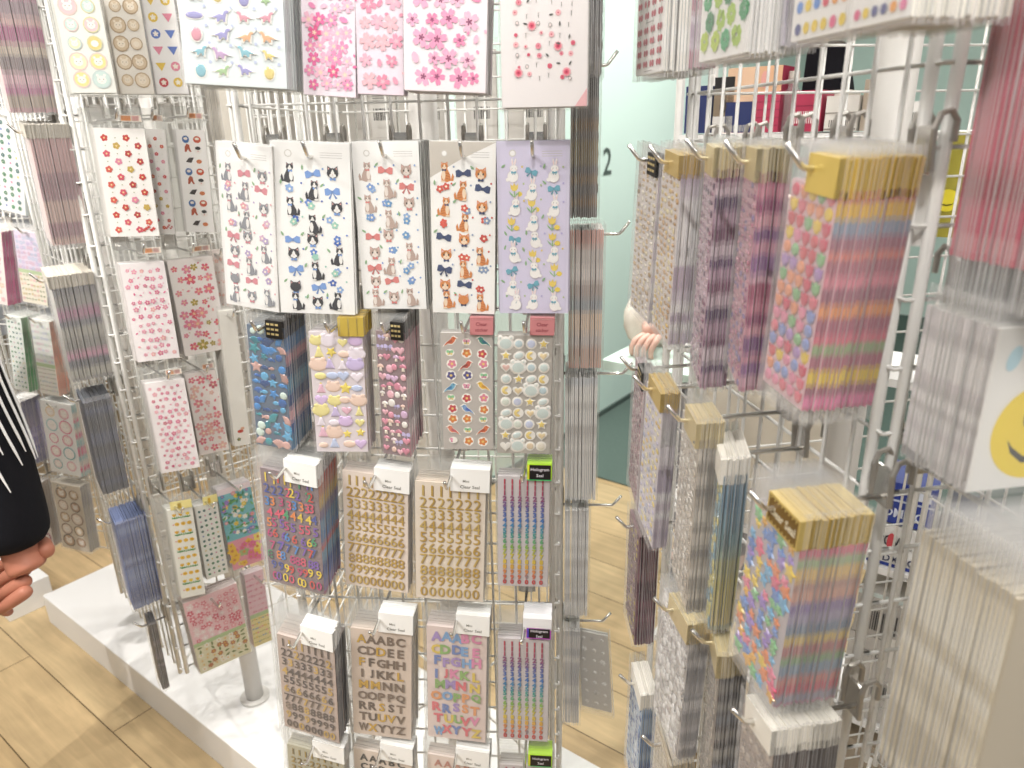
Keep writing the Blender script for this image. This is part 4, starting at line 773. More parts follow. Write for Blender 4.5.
def sleeve(w,h,th,front,hazy=False):
    m=MB(); y=-.0032 if front else -.0003; a=w/2
    m.add([(-a,y,-h),(a,y,-h),(a,y,0),(-a,y,0)],[(0,1,2,3)],'#ffffff','filmhazy' if hazy else 'film')
    for x in (-a,a):
        m.add([(x,y,-h),(x,th*.95,-h),(x,th*.95,0),(x,y,0)],[(0,1,2,3)],'#ffffff','filmedge'); xx=x*1.003
        m.add([(xx,th*.74,-h),(xx,th*1.02,-h),(xx,th*1.02,0),(xx,th*.74,0)],[(0,1,2,3)],'#ffffff','filmwhite')
    return m
FACE={k:(Vector((p[0],p[1],0)),Vector((d[0],d[1],0))) for k,(p,d) in FACES.items()}
CAMP=Vector((0,0,1.45))
PK=[]   # every pack of every stack: score, key, number, matrix
META={}
for key,(fk,x,y,z,w,h,yaw,roll,t) in STK.items():
    desc,art,base,pal,hd,ins,n,sp=DES[key]
    p,dw=FACE[fk]; nn=Vector((dw.y,-dw.x,0)); TC=Vector((x,y,z)); d=(TC-p).dot(nn)
    if t: sp=min(sp,max(t,.012)/n) if key not in('R0a','R0b') else sp
    if d>0: sp=min(sp,max(.0014,(d+(.007 if fk=='LL' else .004 if fk=='RN' else -.005))/n))
    rnd=random.Random(sum(ord(c)*(i+7) for i,c in enumerate(key))*31+n)
    META[key]=dict(d=d,nn=nn,TC=TC,yaw=yaw,roll=roll,w=w,h=h,sp=sp,n=n,rnd=rnd,fk=fk)
    for j in range(n):
        T=TC-nn*sp*j; k=0 if j==0 else 1
        if j: T=T+Vector((rnd.uniform(-.0006,.0006),rnd.uniform(-.0006,.0006),rnd.uniform(-.0012,.0008)))
        Mx=Matrix.Translation(T)@Matrix.Rotation(R(yaw+k*rnd.uniform(-.5,.5)),4,'Z')@Matrix.Rotation(R(roll+k*rnd.uniform(-.4,.4)),4,'Y')
        v=T-CAMP; s=sp*h*nn.cross(v.normalized()).length/v.length_squared
        if fk=='CB': s*=.02
        if d<.0: s*=.5
        PK.append((1e3+s if j==0 else s,key,j,Mx))
PK.sort(key=lambda q:-q[0])
ONES=PK[:300]; REST=PK[300:]
MESH={}
def meshes(key,front):
    kk=(key,front)
    if kk in MESH: return MESH[kk]
    m=META[key]; desc,art,base,pal,hd,ins,n,sp=DES[key]; w,h=m['w'],m['h']; th=min(m['sp']*.86,.0034)
    rnd=random.Random(sum(map(ord,key))*13)
    out={'sheet':sheet(w,h,ins,th,base,pal,rnd),'sleeve':sleeve(w,h,th,front,m['fk'] in('RL','LL','RN','CR','FL')),'head':header(hd,w,h,th,front)}
    if front and art is not d_plain:
        l,r,t,b=ins; sw,sh=w*(1-l-r),h*(1-t-b); A=Art(sw,sh); art(A,sw,sh,random.Random(sum(map(ord,key))*7+3))
        off=Vector((-w/2+l*w,0,-h+b*h)); A.mb.v=[v+off for v in A.mb.v]; out['art']=A.mb
    if hd=='gold4' and front:
        g=out['head']; x0,x1,z0,z1=(.43*w-w/2),(.98*w-w/2),-.028,-.008; g.add([(x0,-.0038,z0),(x1,-.0038,z0),(x1,-.0038,z1),(x0,-.0038,z1)],[(0,1,2,3)],'#7a5c22')
        vs,fs,gw,gh=text_mesh('Clear Seal',.02); k=.5*w/gw; g.add([(.705*w-w/2+a*k,-.0040,-.018+c*.0095) for a,c in vs],fs,'#f6ecd0')
        for i in range(8):
            for zz in (-.0275,-.0095): g.box((x0+(i+.4)*(x1-x0)/8,-.0041,zz),(x0+(i+.6)*(x1-x0)/8,-.0038,zz+.0012),'#f3dc8a','foil')
    nm=dict(sheet='backing_sheet',sleeve='clear_sleeve',head='header_label',art='sticker_print')
    MESH[kk]={k:v.build(nm[k],mesh_only=True) for k,v in out.items() if v is not None}
    return MESH[kk]
proto={}
for s,key,j,Mx in ONES:
    front=j==0; bare=DES[key][4]=='white' and j>5; kk=(key,front,bare); desc=DES[key][0]
    ms=meshes(key,front)
    if kk not in proto:
        root=empty('hanging_sticker_pack'); kids=[obj(me.name.split('.')[0],me,root) for pn,me in ms.items() if not(bare and pn=='head')]
        proto[kk]=(root,kids)
    else:
        src,ks=proto[kk]; root=src.copy(); COL.objects.link(root)
        for c in ks:
            c2=c.copy(); COL.objects.link(c2); c2.parent=root
    root.matrix_world=Mx
    if front: tag(root,FRONT.get(key,desc+', foremost'+WHERE[META[key]['fk']]),'sticker pack','grey backed packs' if key[0]=='B' else None)
    else: tag(root,BEHIND.get(key,desc+', behind the foremost one'),'sticker pack',desc+' packs, behind the front one')
# what lies deeper in the stacks
mm=MB()
for s,key,j,Mx in REST:
    m=META[key]; desc,art,base,pal,hd,ins,n,sp=DES[key]; th=min(m['sp']*.86,.0034); rnd=random.Random(sum(map(ord,key))*13)
    for part in (sheet(m['w'],m['h'],ins,th,base,pal,rnd),sleeve(m['w'],m['h'],th,False),None if (hd=='white' and j>5) else header(hd,m['w'],m['h'],th,False)):
        if part is None: continue
        b=len(mm.v); mm.v.extend([Mx@v for v in part.v]); mp=[mm.mi(k) for k in part.mats]
        mm.f.extend([[b+i for i in f] for f in part.f]); mm.c.extend(part.c); mm.m.extend([mp[i] for i in part.m])
tag(mm.build('hanging_sticker_stock'),'rest of the sticker packs deep in the stacks behind the others','sticker packs',None,'stuff')

# ------------------------------------------------------------------ display hooks
def hook_meshes(L,E):
    a=MB(); pts=[(0,0,0),(0,-L-E,0)]
    pts+= [(0,-L-E-.006*math.sin(q),.006-.006*math.cos(q)) for q in (.4,.8)]
    pts.append((0,pts[-1][1]-.011,pts[-1][2]+.014)); pts=[(x,y,z-.016) for x,y,z in pts]
    a.tube(pts,.0021,10,'#ffffff','chrome')
    b=MB(); b.box((-.0085,-.004,-.022),(.0085,-.002,.008),'#ffffff','chrome')
    for sx in (-.0105,.0105): b.tube([(sx,-.0035,-.020),(sx,-.005,.006),(sx,-.002,.015),(sx,.005,.017),(sx,.010,.011),(sx,.010,-.002)],.0021,8,'#ffffff','darkmetal')
    return a.build('hook_rod',mesh_only=True,smooth=True),b.build('mounting_clip',mesh_only=True)
for key,m in META.items():
    if m['fk']=='CB' or key in('L1d','D6','R0e','R0f'): continue
    rod,clip=hook_meshes(max(m['d'],.02),.008 if m['TC'].z>1.35 or m['fk'] in('RL','LL','RN','FL') else .02 if m['TC'].z>1.15 else .034)
    base=m['TC']-m['nn']*m['d']
    o=empty('hanging_hook',base,math.atan2(m['nn'].y,m['nn'].x)+PI/2)
    obj('hook_rod',rod,o); obj('mounting_clip',clip,o)
    tag(o,'chrome hook holding the '+DES[key][0],'hook','chrome display hooks')

# ------------------------------------------------------------------ spinner racks
def rack_parts():
    parts=[]
    for k in range(4):
        X=Matrix.Rotation(k*PI/2,4,'Z'); m=MB()
        zs=[.434+.05*i for i in range(31)]
        for z in zs: m.tube([X@Vector((-.194,-.2,z)),X@Vector((.194,-.2,z))],.0017,6,'#fff','coat')
        for i in range(1,12): m.tube([X@Vector((-.188+.0342*i-.017,-.2035,.434)),X@Vector((-.188+.0342*i-.017,-.2035,1.934))],.0019,6,'#fff','coat')
        parts.append(('wire_mesh_panel',m,Vector((0,0,0))))
        for sx in (-.190,.190):
            u=MB(); u.tube([X@Vector((sx,-.2,.42)),X@Vector((sx,-.2,1.95))],.0042,10,'#fff','coat')
            for z in zs: u.tube([X@Vector((sx-.011,-.2,z)),X@Vector((sx+.011,-.2,z))],.0017,6,'#fff','coat')
            parts.append(('upright',u,Vector((0,0,0))))
        for z in (.62,1.37,1.80):
            c=MB(); c.add([X@Vector(v) for v in ((.19,-.2,z),(.19,-.2,z+.055),(.2,-.19,z+.055),(.2,-.19,z))],[(0,1,2,3)],'#fff','coat'); parts.append(('corner_plate',c,Vector((0,0,0))))
    p=MB(); p.tube([(0,0,.1),(0,0,2.0)],.021,20,'#fff','pole'); parts.append(('pole',p,Vector((0,0,0))))
    b=MB(); b.tube([(0,0,.1),(0,0,.106),(0,0,.1065)],[.036,.036,.024],24,'#fff','pole'); parts.append(('base_flange',b,Vector((0,0,0))))
    for z in (.44,1.93):
        s=MB()
        for k in range(4):
            a=k*PI/2+PI/4; s.tube([(0,0,z),(.265*math.cos(a),.265*math.sin(a),z)],.003,6,'#fff','coat')
        parts.append(('spoke_frame',s,Vector((0,0,0))))
    return [(n,m.build(n,mesh_only=True,smooth=n in('pole','upright','wire_mesh_panel')),l) for n,m,l in parts]
RP=rack_parts()
def rack(face,label,poleoff=None):
    p,dw=FACE[face]; nn=Vector((dw.y,-dw.x,0)); c=p+dw*.2-nn*.2
    o=empty('spinner_rack',(c.x,c.y,0),math.atan2(dw.y,dw.x))
    for n,me,l in RP:
        k=obj(n,me,o)
        if poleoff and n in('pole','base_flange'): k.location=Matrix.Rotation(-math.atan2(dw.y,dw.x),3,'Z')@Vector(poleoff)
    tag(o,label,'rack','white wire spinner racks'); return o
rack('C','white wire spinner rack holding the kitten and number sheets')
rack('LR','white wire spinner rack holding the cherry blossom sheets beside the centre rack')
rack('FL','white wire spinner rack at the far end of the platform, holding round face sheets')
rack('RL','white wire spinner rack nearest the camera, holding the tulip and star sheets',(-.05,.06,0))

# ------------------------------------------------------------------ setting
def struct(o): o['kind']='structure'; return o
def slab(name,a0,a1,b0,b1,z0,z1,mat,bev=0.):
    m=MB(); m.box((a0,b0,z0),(a1,b1,z1),'#ffffff',mat); o=m.build(name); o.rotation_euler=(0,0,ROTF)
    if bev:
        bv=o.modifiers.new('b','BEVEL'); bv.width=bev; bv.segments=2
    return o
f=MB(); f.box((-4.,-3.,-.05),(5.,9.,0.),'#fff','wood'); struct(f.build('floor'))
c=MB(); c.box((-4.,-3.,2.85),(5.,9.,2.9),'#fff','ceil'); struct(c.build('ceiling'))
# platform under the row of racks and its neighbour
P0=Vector((-1.488,1.921,0)); pa=P0.dot(E1); pb=P0.dot(E2)
tag(slab('display_platform',pa,pa+3.3,pb,pb+.45,0,.1,'laminate',.002),'long low white platform under the row of spinner racks','platform')
tag(slab('display_platform',pa-1.6,pa-.105,pb-.075,pb+.06,0,.1,'laminate',.002),'second white platform beyond the far left end of the long one','platform')
# mint wall with a till number, and the carpet in front of it
Wm=Vector((.447,3.536,0)); wa=Wm.dot(E1); wb=Wm.dot(E2)
struct(slab('wall_mint',wa-.06,wa,wb-1.15,wb+3.2,0,2.85,'mint'))
struct(slab('wall_back',wa-3.4,wa-.06,wb-1.15,wb-1.07,0,2.85,'whitewall'))
struct(slab('wall_far',wa-.06,wa+4.5,wb+3.2,wb+3.26,0,2.85,'mint'))
struct(slab('baseboard_mint',wa,wa+.012,wb-1.15,wb+3.2,0,.03,'ink'))
struct(slab('floor_carpet',wa,wa+3.,wb-.60,wb+3.2,.0,.006,'greymat'))
vs,fs,gw,gh=text_mesh('2',.01); m=MB(); k=.125/gh; m.add([(0,-a*k*-1.,b*k) for a,b in vs],fs,'#4c5a55','ink')
o=m.build('wall_number'); o.location=(.473,3.571,1.30); o.location=o.location+Vector((.8,-.6,0))*.003; o.rotation_euler=(0,0,ROTF); tag(o,'dark green number 2 lettered on the mint wall','number')
# white table corner
K=Vector((.218,1.665,0)); ka,kb=K.dot(E1),K.dot(E2)
t=empty('side_table',FP(ka+.13,kb+.13,0),ROTF); LX=.085
m=MB(); m.box((-.13,-.13,.895),(.13,.13,.92),'#fff','mintlow'); o=m.build('table_top',t)
m=MB(); m.tube([(LX,0,.012),(LX,0,.9)],.02,16,'#fff','coat'); m.build('leg',t)
m=MB(); m.tube([(LX,0,0),(LX,0,.012)],.05,24,'#fff','coat'); m.build('base_plate',t)
tag(t,'small pale mint table whose corner shows under the hand','table')

# ------------------------------------------------------------------ goods shelf behind the near rack
SB=1.27
sh=empty('goods_shelf',FP(0,SB,0),ROTF)
for z in (.10,.36,.70,1.05,1.435,1.80):
    m=MB(); m.box((-.57,0,z-.014),(.55,.17,z),'#fff','laminate'); m.build('shelf_board',sh)
for x in (-.575,.555):
    for y in (.01,.16):
        m=MB(); m.tube([(x,y,0),(x,y,1.85)],.008,8,'#fff','coat'); m.build('upright',sh)
tag(sh,'open shelf of boxed goods standing behind the near spinner rack','shelf')
def good(name,label,cat,a0,a1,z0,z1,dep,col,b0=.01,extra=None,mat='print'):
    z0+=.0015; o=empty(name,FP((a0+a1)/2,SB+b0,z0),ROTF); w=(a1-a0)/2; h=z1-z0
    m=MB(); m.box((-w,0,0),(w,dep,h),col,mat); m.build('carton',o)
    if extra:
        e=MB(); extra(e,w,h); e.build('front_print',o)
    tag(o,label,cat); return o
def fr(e,x0,x1,z0,z1,c,y=-.0006): e.add([(x0,y,z0),(x1,y,z0),(x1,y,z1),(x0,y,z1)],[(0,1,2,3)],c)
def bars(e,x0,x1,z0,z1,n,c='#2b2a2c',y=-.001):
    for i in range(n): xx=x0+(x1-x0)*i/n; fr(e,xx,xx+(x1-x0)/n*(.35+.3*(i%3)/2),z0,z1,c,y)
def word(e,t,x,z,size,c,asp,y=-.0012):
    vs,fs,gw,gh=text_mesh(t,.02); kx=min(size,asp/gw); e.add([(x+a*kx,y,z+b*size) for a,b in vs],fs,c)
good('stationery_box','small navy carton at the far end of the top shelf','box',-.564,-.523,1.436,1.515,.08,'#2a3568')
def ex(e,w,h): fr(e,-w,w,h*.8,h,'#1c1a1a'); e.add([(x*w*.35,-.0015,h*.48+z*h*.13) for x,z in ellp(0,0,1,1,0,12)],[tuple(range(12))],'#4a4238'); e.add([(x*w*.13,-.002,h*.48+z*h*.1) for x,z in ellp(0,0,1,1,0,10)],[tuple(range(10))],'#d8d0c4'); fr(e,-w,w,0,h*.3,'#dedad6')
good('stapler_pack','grey brown pack with a black top beside the navy carton','pack',-.512,-.477,1.436,1.527,.05,'#8a7a66',extra=ex)
def ex(e,w,h): fr(e,-w,w,0,h*.48,'#2a3568'); bars(e,-w*.8,w*.9,0.002,h*.12,14,'#c9c4bd')
good('stationery_box','peach and navy carton with a row of pale stripes','box',-.490,-.444,1.436,1.540,.07,'#e6c0a0',extra=ex)
def ex(e,w,h): fr(e,-w,w,h*.62,h,'#e6b58f'); fr(e,-w,w,0,h*.62,'#c0405f'); [fr(e,-w,w,h*(.1+.12*i),h*(.11+.12*i),'#8f2444',-.001) for i in range(4)]; e.add([(-w*.4+x*w*.3,-.0014,h*.8+z*h*.13) for x,z in ellp(0,0,1,1,0,12)],[tuple(range(12))],'#ecaaa0')
good('stationery_box','crimson carton with a peach top and pink oval','box',-.439,-.399,1.436,1.540,.07,'#b03a58',extra=ex)
g=empty('clear_bottle',FP(-.386,SB+.03,1.436),ROTF)
m=MB(); m.tube([(0,0,0),(0,0,.06),(0,0,.07),(0,0,.08)],[.013,.014,.008,.008],14,'#fff','glass'); m.build('bottle_body',g,smooth=True)
m=MB(); m.tube([(0,0,.08),(0,0,.095)],.009,12,'#cfc8bd','print'); m.build('cap',g); tag(g,'small clear bottle between the two crimson cartons','bottle')
def ex(e,w,h): bars(e,-w*.8,w*.9,h*.2,h*.5,12,'#efe6e2'); fr(e,-w,w,h*.62,h*.64,'#8f2444')
good('stationery_box','low crimson carton with pale bars below the black pouch','box',-.377,-.333,1.436,1.500,.07,'#b83a58',extra=ex)
m=MB(); m.add([(-.04,0,0),(.038,0,0),(.024,0,.06),(.016,0,.075),(-.03,0,.078),(-.038,0,.06),(-.04,.03,0),(.038,.03,0),(.024,.03,.06),(.016,.03,.075),(-.03,.03,.078),(-.038,.03,.06)],[(0,1,2,3,4,5),(11,10,9,8,7,6),(0,6,7,1),(1,7,8,2),(2,8,9,3),(3,9,10,4),(4,10,11,5),(5,11,6,0)],'#1a191b','black')
o=m.build('soft_pouch'); o.location=FP(-.352,SB+.10,1.502); o.rotation_euler=(0,0,ROTF); tag(o,'black soft pouch slumped on the low crimson carton','pouch')
good('stationery_box','cream carton supporting the back of the black pouch','box',-.392,-.312,1.436,1.5015,.08,'#d9cfc4',b0=.09)
def ex(e,w,h): bars(e,-w*.7,w*.8,h*.12,h*.32,12,'#6a645e'); fr(e,-w,w,h*.5,h*.54,'#a59c92'); fr(e,-w,w,h*.04,h*.08,'#8a8178')
good('card_tray','pale tray with barcode beside the black pouch','tray',-.326,-.278,1.436,1.490,.10,'#e3ddd5',extra=ex)
good('zip_bag','clear bag with a brown folded top on the shelf','bag',-.275,-.243,1.436,1.512,.03,'#b5a694',b0=.02)
def ex(e,w,h): bars(e,-w*.8,w*.8,h*.3,h*.62,10,'#5f5a56')
good('card_tray','white tray of barcoded cards next to the brown topped bag','tray',-.238,-.190,1.436,1.478,.10,'#efebe6',extra=ex)
def ex(e,w,h): e.add([(x*w*.72,-.001,h*.36+z*w*.75) for x,z in ellp(0,0,1,1,0,20)],[tuple(range(20))],'#e9d83a'); e.add([(x*w*.5,-.0014,h*.36-w*.1+z*w*.32) for x,z in ((-1,0),(-.6,-.6),(0,-.85),(.6,-.6),(1,0),(.6,-.35),(0,-.55),(-.6,-.35))],[tuple(range(8))],'#6a5f1a')
good('sticker_card','tall olive yellow card with a bright yellow disc','card',-.155,-.112,1.285,1.434,.01,'#a3993a',b0=-.02,extra=ex)
def ex(e,w,h): word(e,'DMMO',0,h*.28,h*.3,'#dfe4f3',w*1.5); fr(e,-w,w,h*.55,h*.6,'#c9d0e6'); fr(e,w*.2,w*.85,h*.68,h*.9,'#dfe4f0')
good('stationery_box','royal blue carton on top of the white one','box',-.160,-.075,.785,.865,.10,'#2b3f93',extra=ex)
def ex(e,w,h): word(e,'POW',-w*.25,h*.62,h*.36,'#3a3a44',w*.9); e.add([(-w*.28+x*w*.13,-.0016,h*.62+z*h*.2) for x,z in ellp(0,0,1,1,0,12)],[tuple(range(12))],'#c94a52'); word(e,'DMMO',w*.1,h*.2,h*.24,'#2a2f55',w*1.1); fr(e,-w,w,0,h*.08,'#2b3f93')
good('stationery_box','white carton with coloured lettering below the royal blue one','box',-.165,-.07,.700,.783,.10,'#e9e7e3',extra=ex)
def ex(e,w,h): word(e,'STICKER',0,h*.8,h*.1,'#5a5652',w*1.6); fr(e,-w*.2,w*.6,h*.3,h*.5,'#a9a5a0'); bars(e,-w*.1,w*.5,h*.33,h*.46,9)
good('card_carton','grey card carton marked in capitals on the lower shelf','box',-.172,-.055,.360,.545,.12,'#c2bdb7',extra=ex)
def ex(e,w,h): bars(e,-w*.5,w*.3,h*.15,h*.6,12); fr(e,-w,w,h*.9,h,'#cdd8d4')
good('card_carton','shallow grey carton with barcode stacked on the lettered one','box',-.168,-.058,.546,.640,.12,'#b5b0aa',extra=ex)
good('card_carton','tan carton on the bottom shelf','box',-.2,-.03,.10,.30,.16,'#a99a86')
def ex(e,w,h): bars(e,-w*.2,w*.8,h*.3,h*.7,10,'#4a4a50')
good('card_carton','pale carton with barcode on the uppermost shelf','box',-.33,-.255,1.80,1.86,.1,'#d9dbe3',extra=ex)
good('stationery_box','dark navy carton lying at the right of the royal blue one','box',-.065,.02,.700,.83,.1,'#2a2f4a')
good('stationery_box','black carton beside the grey cartons','box',-.048,.03,.36,.62,.1,'#232225')
good('card_carton','kraft brown carton standing on the middle shelf','box',-.50,-.36,1.05,1.30,.12,'#e0d3c2')
good('card_carton','blush carton standing on the middle shelf','box',-.35,-.22,1.05,1.27,.12,'#e6d3cd')
good('card_carton','cream carton on the shelf below the blush one','box',-.50,-.24,.70,.98,.12,'#e9e0d0')

# ------------------------------------------------------------------ people
def skin_obj(name,chains,mat,parent=None,lev=2):
    vs=[];rs=[];es=[];roots=[];idx={}
    for ch in chains:
        prev=None
        for x,y,z,r in ch:
            k=(round(x,4),round(y,4),round(z,4))
            if k not in idx: idx[k]=len(vs); vs.append((x,y,z)); rs.append(r)
            i=idx[k]
            if prev is not None and prev!=i: es.append((prev,i))
            prev=i
    me=bpy.data.meshes.new(name); me.from_pydata(vs,es,[]); o=obj(name,me,parent); me.materials.append(M[mat])
    md=o.modifiers.new('s','SKIN'); md.use_smooth_shade=True
    comp=list(range(len(vs)))
    for _ in range(len(vs)):
        ch=False
        for a,b in es:
            q=min(comp[a],comp[b])
            if comp[a]!=q or comp[b]!=q: comp[a]=comp[b]=q; ch=True
        if not ch: break
    for i,s in enumerate(me.skin_vertices[0].data):
        s.radius=(rs[i],rs[i]); s.use_root=comp[i]==i
    sb=o.modifiers.new('d','SUBSURF'); sb.levels=lev; sb.render_levels=lev
    return o
def V4(v,r): return (v.x,v.y,v.z,r)
def fingers(palm,out,down,fwd,L=1.,curl=1.):
    """four unequal bent fingers rooted in the palm, and a thumb; out = where the palm faces, down = towards the finger tips, fwd = thumb side"""
    ch=[]
    for i,(s,l,r) in enumerate(((-.030,.80,.0078),(-.011,.95,.0086),(.010,1.,.0088),(.030,.93,.0086))):
        a=palm+fwd*s*.7*L; b=palm+fwd*s*L+down*.038*L; k=b+(down*.86+out*.5*curl)*.040*l*L; e=k+(down*.45+out*.9*curl)*.028*l*L; t=e+(down*.05+out*1.*curl)*.020*l*L
        ch.append([V4(a,.011*L),V4(b,.0098*L),V4(k,r*L),V4(e,r*.93*L),V4(t,r*.72*L)])
    a=palm-down*.03*L+fwd*.018*L; b=a+(fwd*.6+down*.5+out*.35).normalized()*.036*L; c=b+(fwd*.25+down*.9+out*.3).normalized()*.030*L; d=c+(down*.9+out*.4).normalized()*.024*L
    ch.append([V4(a,.013*L),V4(b,.0115*L),V4(c,.0098*L),V4(d,.0078*L)])
    return ch
def head_bits(par,hc,face,side,hair):
    up=Vector((0,0,1)); 
    m=MB()
    for g in (-1,1):
        m.tube([hc+face*.084+side*g*.031+up*.006,hc+face*.094+side*g*.031+up*.006],[.011,.006],10,'#2a201c','print'); m.tube([hc+face*.088+side*g*.018+up*.028,hc+face*.086+side*g*.045+up*.027],.003,6,'#2a201c','print')
    m.tube([hc+face*.085+side*-.02-up*.052,hc+face*.094-up*.054,hc+face*.085+side*.02-up*.052],.0045,8,'#a85c55','print'); m.build('face_features',par)
    h=skin_obj('hair',[[V4(hc-face*.02+up*.075,.062),V4(hc-face*.05+up*.03,.078),V4(hc-face*.062-up*.05,.06),V4(hc-face*.06-up*.1,.04)]],hair,par)
def person(label,ctr,face,side,H,vis,palm_out,down,fwd,shirt,skin,sl,curl,sleeve_r,L=1.):
    """standing figure: ctr on the floor, vis = (shoulder, elbow, wrist, palm) of the arm that shows, on the `side` side"""
    up=Vector((0,0,1)); s=H/1.7
    p=empty('person',ctr,0)
    off=-ctr
    def q(v): return v+off
    P=lambda a,b,z: ctr+side*a*s+face*b*s+up*z*s
    sho,elb,wri,pal=vis
    neck=P(0,0,1.42); hc=P(0,.02,1.56)
    sp=[P(0,0,.92),P(0,0,1.08),P(0,0,1.25),neck]
    C=[[V4(q(sp[0]),.10*s),V4(q(sp[1]),.115*s),V4(q(sp[2]),.13*s),V4(q(neck),.055*s),V4(q(P(0,.01,1.48)),.052*s),V4(q(hc-up*.03*s),.076*s),V4(q(hc+up*.06*s),.08*s),V4(q(hc+up*.1*s),.05*s)]]
    C.append([V4(q(hc-up*.03*s),.076*s),V4(q(hc+face*.075*s-up*.055*s),.034*s)])
    C.append([V4(q(hc+face*.06*s-up*.005*s),.022*s),V4(q(hc+face*.10*s-up*.022*s),.013*s)])
    for g in (-1,1): C.append([V4(q(hc+side*g*.07*s),.014*s),V4(q(hc+side*g*.088*s),.014*s)])
    C.append([V4(q(sp[2]),.13*s),V4(q(sho),.055*s),V4(q(elb),.040*s),V4(q(wri),.027*s),V4(q(wri.lerp(pal,.5)),.029*s),V4(q(pal),.031*s)])
    o2=[P(-.2,0,1.38),P(-.25,0,1.1),P(-.26,.05,.86),P(-.26,.06,.79)]
    C.append([V4(q(sp[2]),.13*s),V4(q(o2[0]),.055*s),V4(q(o2[1]),.04*s),V4(q(o2[2]),.027*s),V4(q(o2[3]),.03*s)])
    for g in (-1,1): C.append([V4(q(sp[0]),.10*s),V4(q(P(g*.09,0,.84)),.085*s),V4(q(P(g*.1,.0,.48)),.055*s),V4(q(P(g*.1,-.02,.1)),.036*s),V4(q(P(g*.1,.12,.035)),.03*s)])
    C+=[[(x+off.x,y+off.y,z+off.z,r) for x,y,z,r in ch] for ch in fingers(pal,palm_out,down,fwd,L,curl)]
    C+=[[(x+off.x,y+off.y,z+off.z,r) for x,y,z,r in ch] for ch in fingers(o2[3],side,-up,face,s,1.)]
    skin_obj('body',C,skin,p)
    k=sleeve_r
    T=[[V4(q(sp[0]+up*-.09*s),.165*s),V4(q(sp[1]),.16*s),V4(q(sp[2]),.155*s),V4(q(P(0,0,1.38)),.075*s)],
       [V4(q(sp[2]),.155*s),V4(q(sho),.075*s),V4(q(elb),k*1.08),V4(q(elb.lerp(wri,.5)),k*1.06),V4(q(elb.lerp(wri,.88)),k*.95),V4(q(elb.lerp(wri,.985)),k*.80)],
       [V4(q(sp[2]),.155*s),V4(q(o2[0]),.075*s),V4(q(o2[1]),.06*s),V4(q(o2[1].lerp(o2[2],.9)),.05*s)]]
    skin_obj('sweatshirt',T,shirt,p)
    J=[[V4(q(P(g*.045,0,1.01)),.112*s),V4(q(P(g*.055,0,.88)),.12*s),V4(q(P(g*.085,0,.74)),.098*s),V4(q(P(g*.1,0,.48)),.07*s),V4(q(P(g*.1,-.02,.1)),.06*s)] for g in (-1,1)]
    skin_obj('trousers',J,'trouser',p)
    for g in (-1,1): skin_obj('shoe',[[V4(q(P(g*.1,-.05,.045)),.043*s),V4(q(P(g*.1,.06,.042)),.042*s),V4(q(P(g*.1,.17,.036)),.032*s)]],'black',p)
    head_bits(p,q(hc),face,side,'hair')
    tag(p,label,'person'); return p
up=Vector((0,0,1))
# shopper at the left edge, seen from behind, right arm hanging
ctr=Vector((-1.16,1.02,0))
pl=person('person in a black sweatshirt with white line print, arm hanging relaxed',ctr,E2,E1,1.72,
   (Vector((-.985,.93,1.385)),Vector((-.822,1.01,1.19)),Vector((-.771,.975,.842)),Vector((-.758,.967,.812))),Vector((.25,.75,-.60)),Vector((-.92,.05,-.38)),Vector((-.28,.66,.70)),'black','skin',1,.75,.060,1.12)
# flowing white lines printed on the sleeve
m=MB(); rr=random.Random(5)
ax0,ax1=Vector((-.822,1.01,1.19)),Vector((-.788,.987,.955))
view=(Vector((0,0,1.45))-ax0); view.z=0; view.normalize(); sd=Vector((-view.y,view.x,0))
for k in range(16):
    a0=-1.7+.2*k; ln=.70+.30*rr.random(); pts=[]
    for i in range(11):
        t=-.25+(ln+.25)*i/10; an=a0+.22*math.sin(3.6*t+k*.3)-.12*t
        c=ax0.lerp(ax1,t); pts.append(c+(view*math.cos(an)+sd*math.sin(an))*.0625)
    m.tube([q-ctr for q in pts],[.0021]*10+[.0008],5,'#f1f0ee','print')
m.build('line_print',pl)
# shopper in cream fleece behind the near rack, hand resting on the table
person('person in a cream fleece behind the near rack, hand resting on the table',Vector((.66,2.12,0)),-E2,-E1,1.52,
   (Vector((.55,2.13,1.20)),Vector((.41,2.03,.94)),Vector((.352,1.755,.975)),Vector((.348,1.705,.968))),(-up*.6+E2*.5).normalized(),(-E2*.85-up*.22-E1*.1).normalized(),(E1*.9+E2*.1).normalized(),'fleece','skinpale',1,.9,.078,.85)

# ------------------------------------------------------------------ light
w=bpy.data.worlds.new('shop'); SC.world=w; w.use_nodes=True
w.node_tree.nodes['Background'].inputs[0].default_value=(1.,.985,.96,1); w.node_tree.nodes['Background'].inputs[1].default_value=.22
def spot(n,loc,aim,pw,ang=75,rad=.03,col=(1,.975,.94)):
    l=bpy.data.lights.new(n,'SPOT'); l.energy=pw; l.spot_size=R(ang); l.spot_blend=.6; l.shadow_soft_size=rad; l.color=col
    o=bpy.data.objects.new(n,l); COL.objects.link(o); o.location=loc; o.rotation_euler=(Vector(aim)-Vector(loc)).to_track_quat('-Z','Y').to_euler()
def area(n,loc,aim,pw,size,col=(1,.98,.95)):
    l=bpy.data.lights.new(n,'AREA'); l.energy=pw; l.size=size; l.color=col
    o=bpy.data.objects.new(n,l); COL.objects.link(o); o.location=loc; o.rotation_euler=(Vector(aim)-Vector(loc)).to_track_quat('-Z','Y').to_euler()
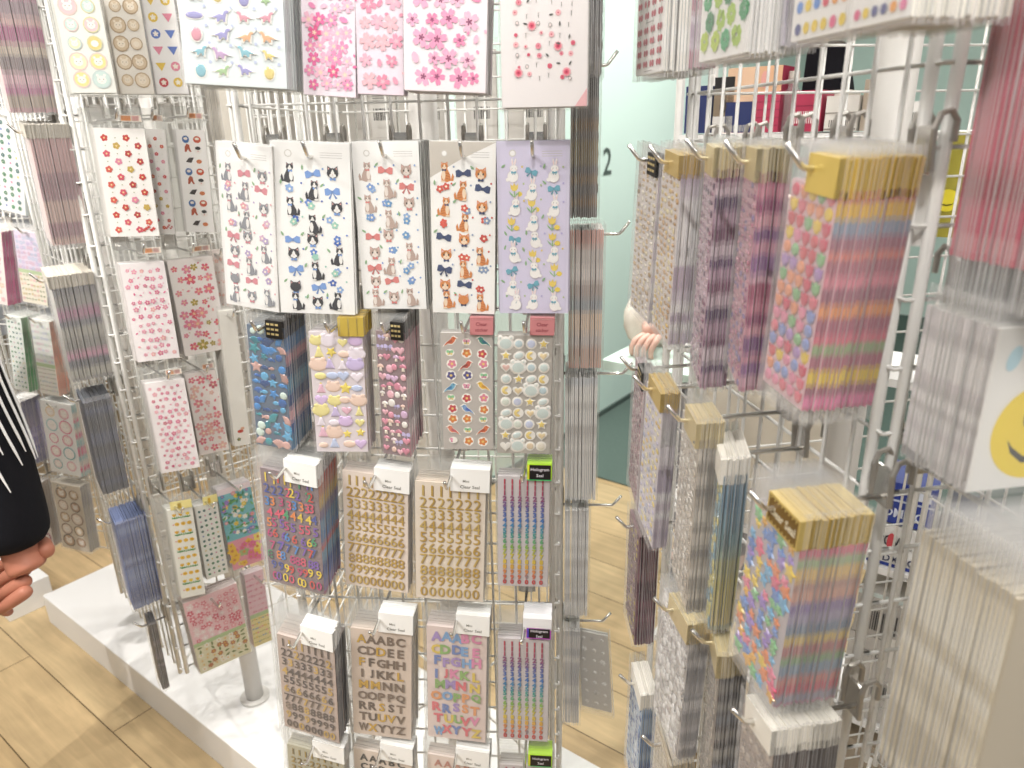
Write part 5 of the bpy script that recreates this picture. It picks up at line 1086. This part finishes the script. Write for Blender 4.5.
spot('spot_light',(-.1,-.4,2.75),(-.1,.95,1.1),50)
spot('spot_light',(-1.3,.2,2.75),(-.7,1.3,.8),54)
spot('spot_light',(.2,.5,2.75),(.2,.8,.9),30)
spot('spot_light',(-1.9,1.2,2.75),(-1.0,1.3,.0),95,80)
spot('spot_light',(.7,1.9,2.75),(.6,1.8,.9),48,95)
area('fill_light',(1.0,-.5,2.4),(-.15,.9,1.0),16,.7)  # added fill, lightens the shaded right edges of the centre stacks
spot('spot_light',(.1,2.3,2.75),(.25,2.0,.0),70,80)  # added lamp, brightens the floor seen between centre and right racks
spot('spot_light',(-.6,2.1,2.75),(-.6,1.7,.3),20,95)
area('fill_light',(-.2,-.8,2.8),(-.1,1.,1.),12,1.6)  # added broad fill from behind the camera, not a fitting
area('fill_light',(-1.6,-.2,2.7),(.25,.65,1.2),24,.7)  # added fill from the left for the dim fronts on the right rack
spot('spot_light',(-1.9,-.1,2.75),(-.95,1.4,.0),120,55,.02)
area('fill_light',(1.2,3.0,2.8),(.6,3.6,1.),80,1.6)  # added fill that brightens the far mint walls
# ------------------------------------------------------------------ camera
cd=bpy.data.cameras.new('camera'); cam=bpy.data.objects.new('camera',cd); COL.objects.link(cam); SC.camera=cam
pitch,roll=R(19.45),R(1.2); fw=Vector((0,math.cos(pitch),-math.sin(pitch))); r0=Vector((1,0,0)); u0=r0.cross(fw)
rt=r0*math.cos(roll)-u0*math.sin(roll); uu=r0*math.sin(roll)+u0*math.cos(roll)
mw=Matrix((rt,uu,-fw)).transposed().to_4x4(); mw.translation=CAMP; cam.matrix_world=mw
cd.sensor_width=36; cd.lens=720/1024*36; cd.clip_start=.02; cd.clip_end=60
cd.dof.use_dof=True; cd.dof.focus_distance=.92; cd.dof.aperture_fstop=6.5
SC.cycles.transparent_max_bounces=40; SC.cycles.max_bounces=8; SC.cycles.diffuse_bounces=2
SC.cycles.use_denoising=True
SC.view_settings.view_transform='Standard'; SC.view_settings.look='None'; SC.view_settings.exposure=.07
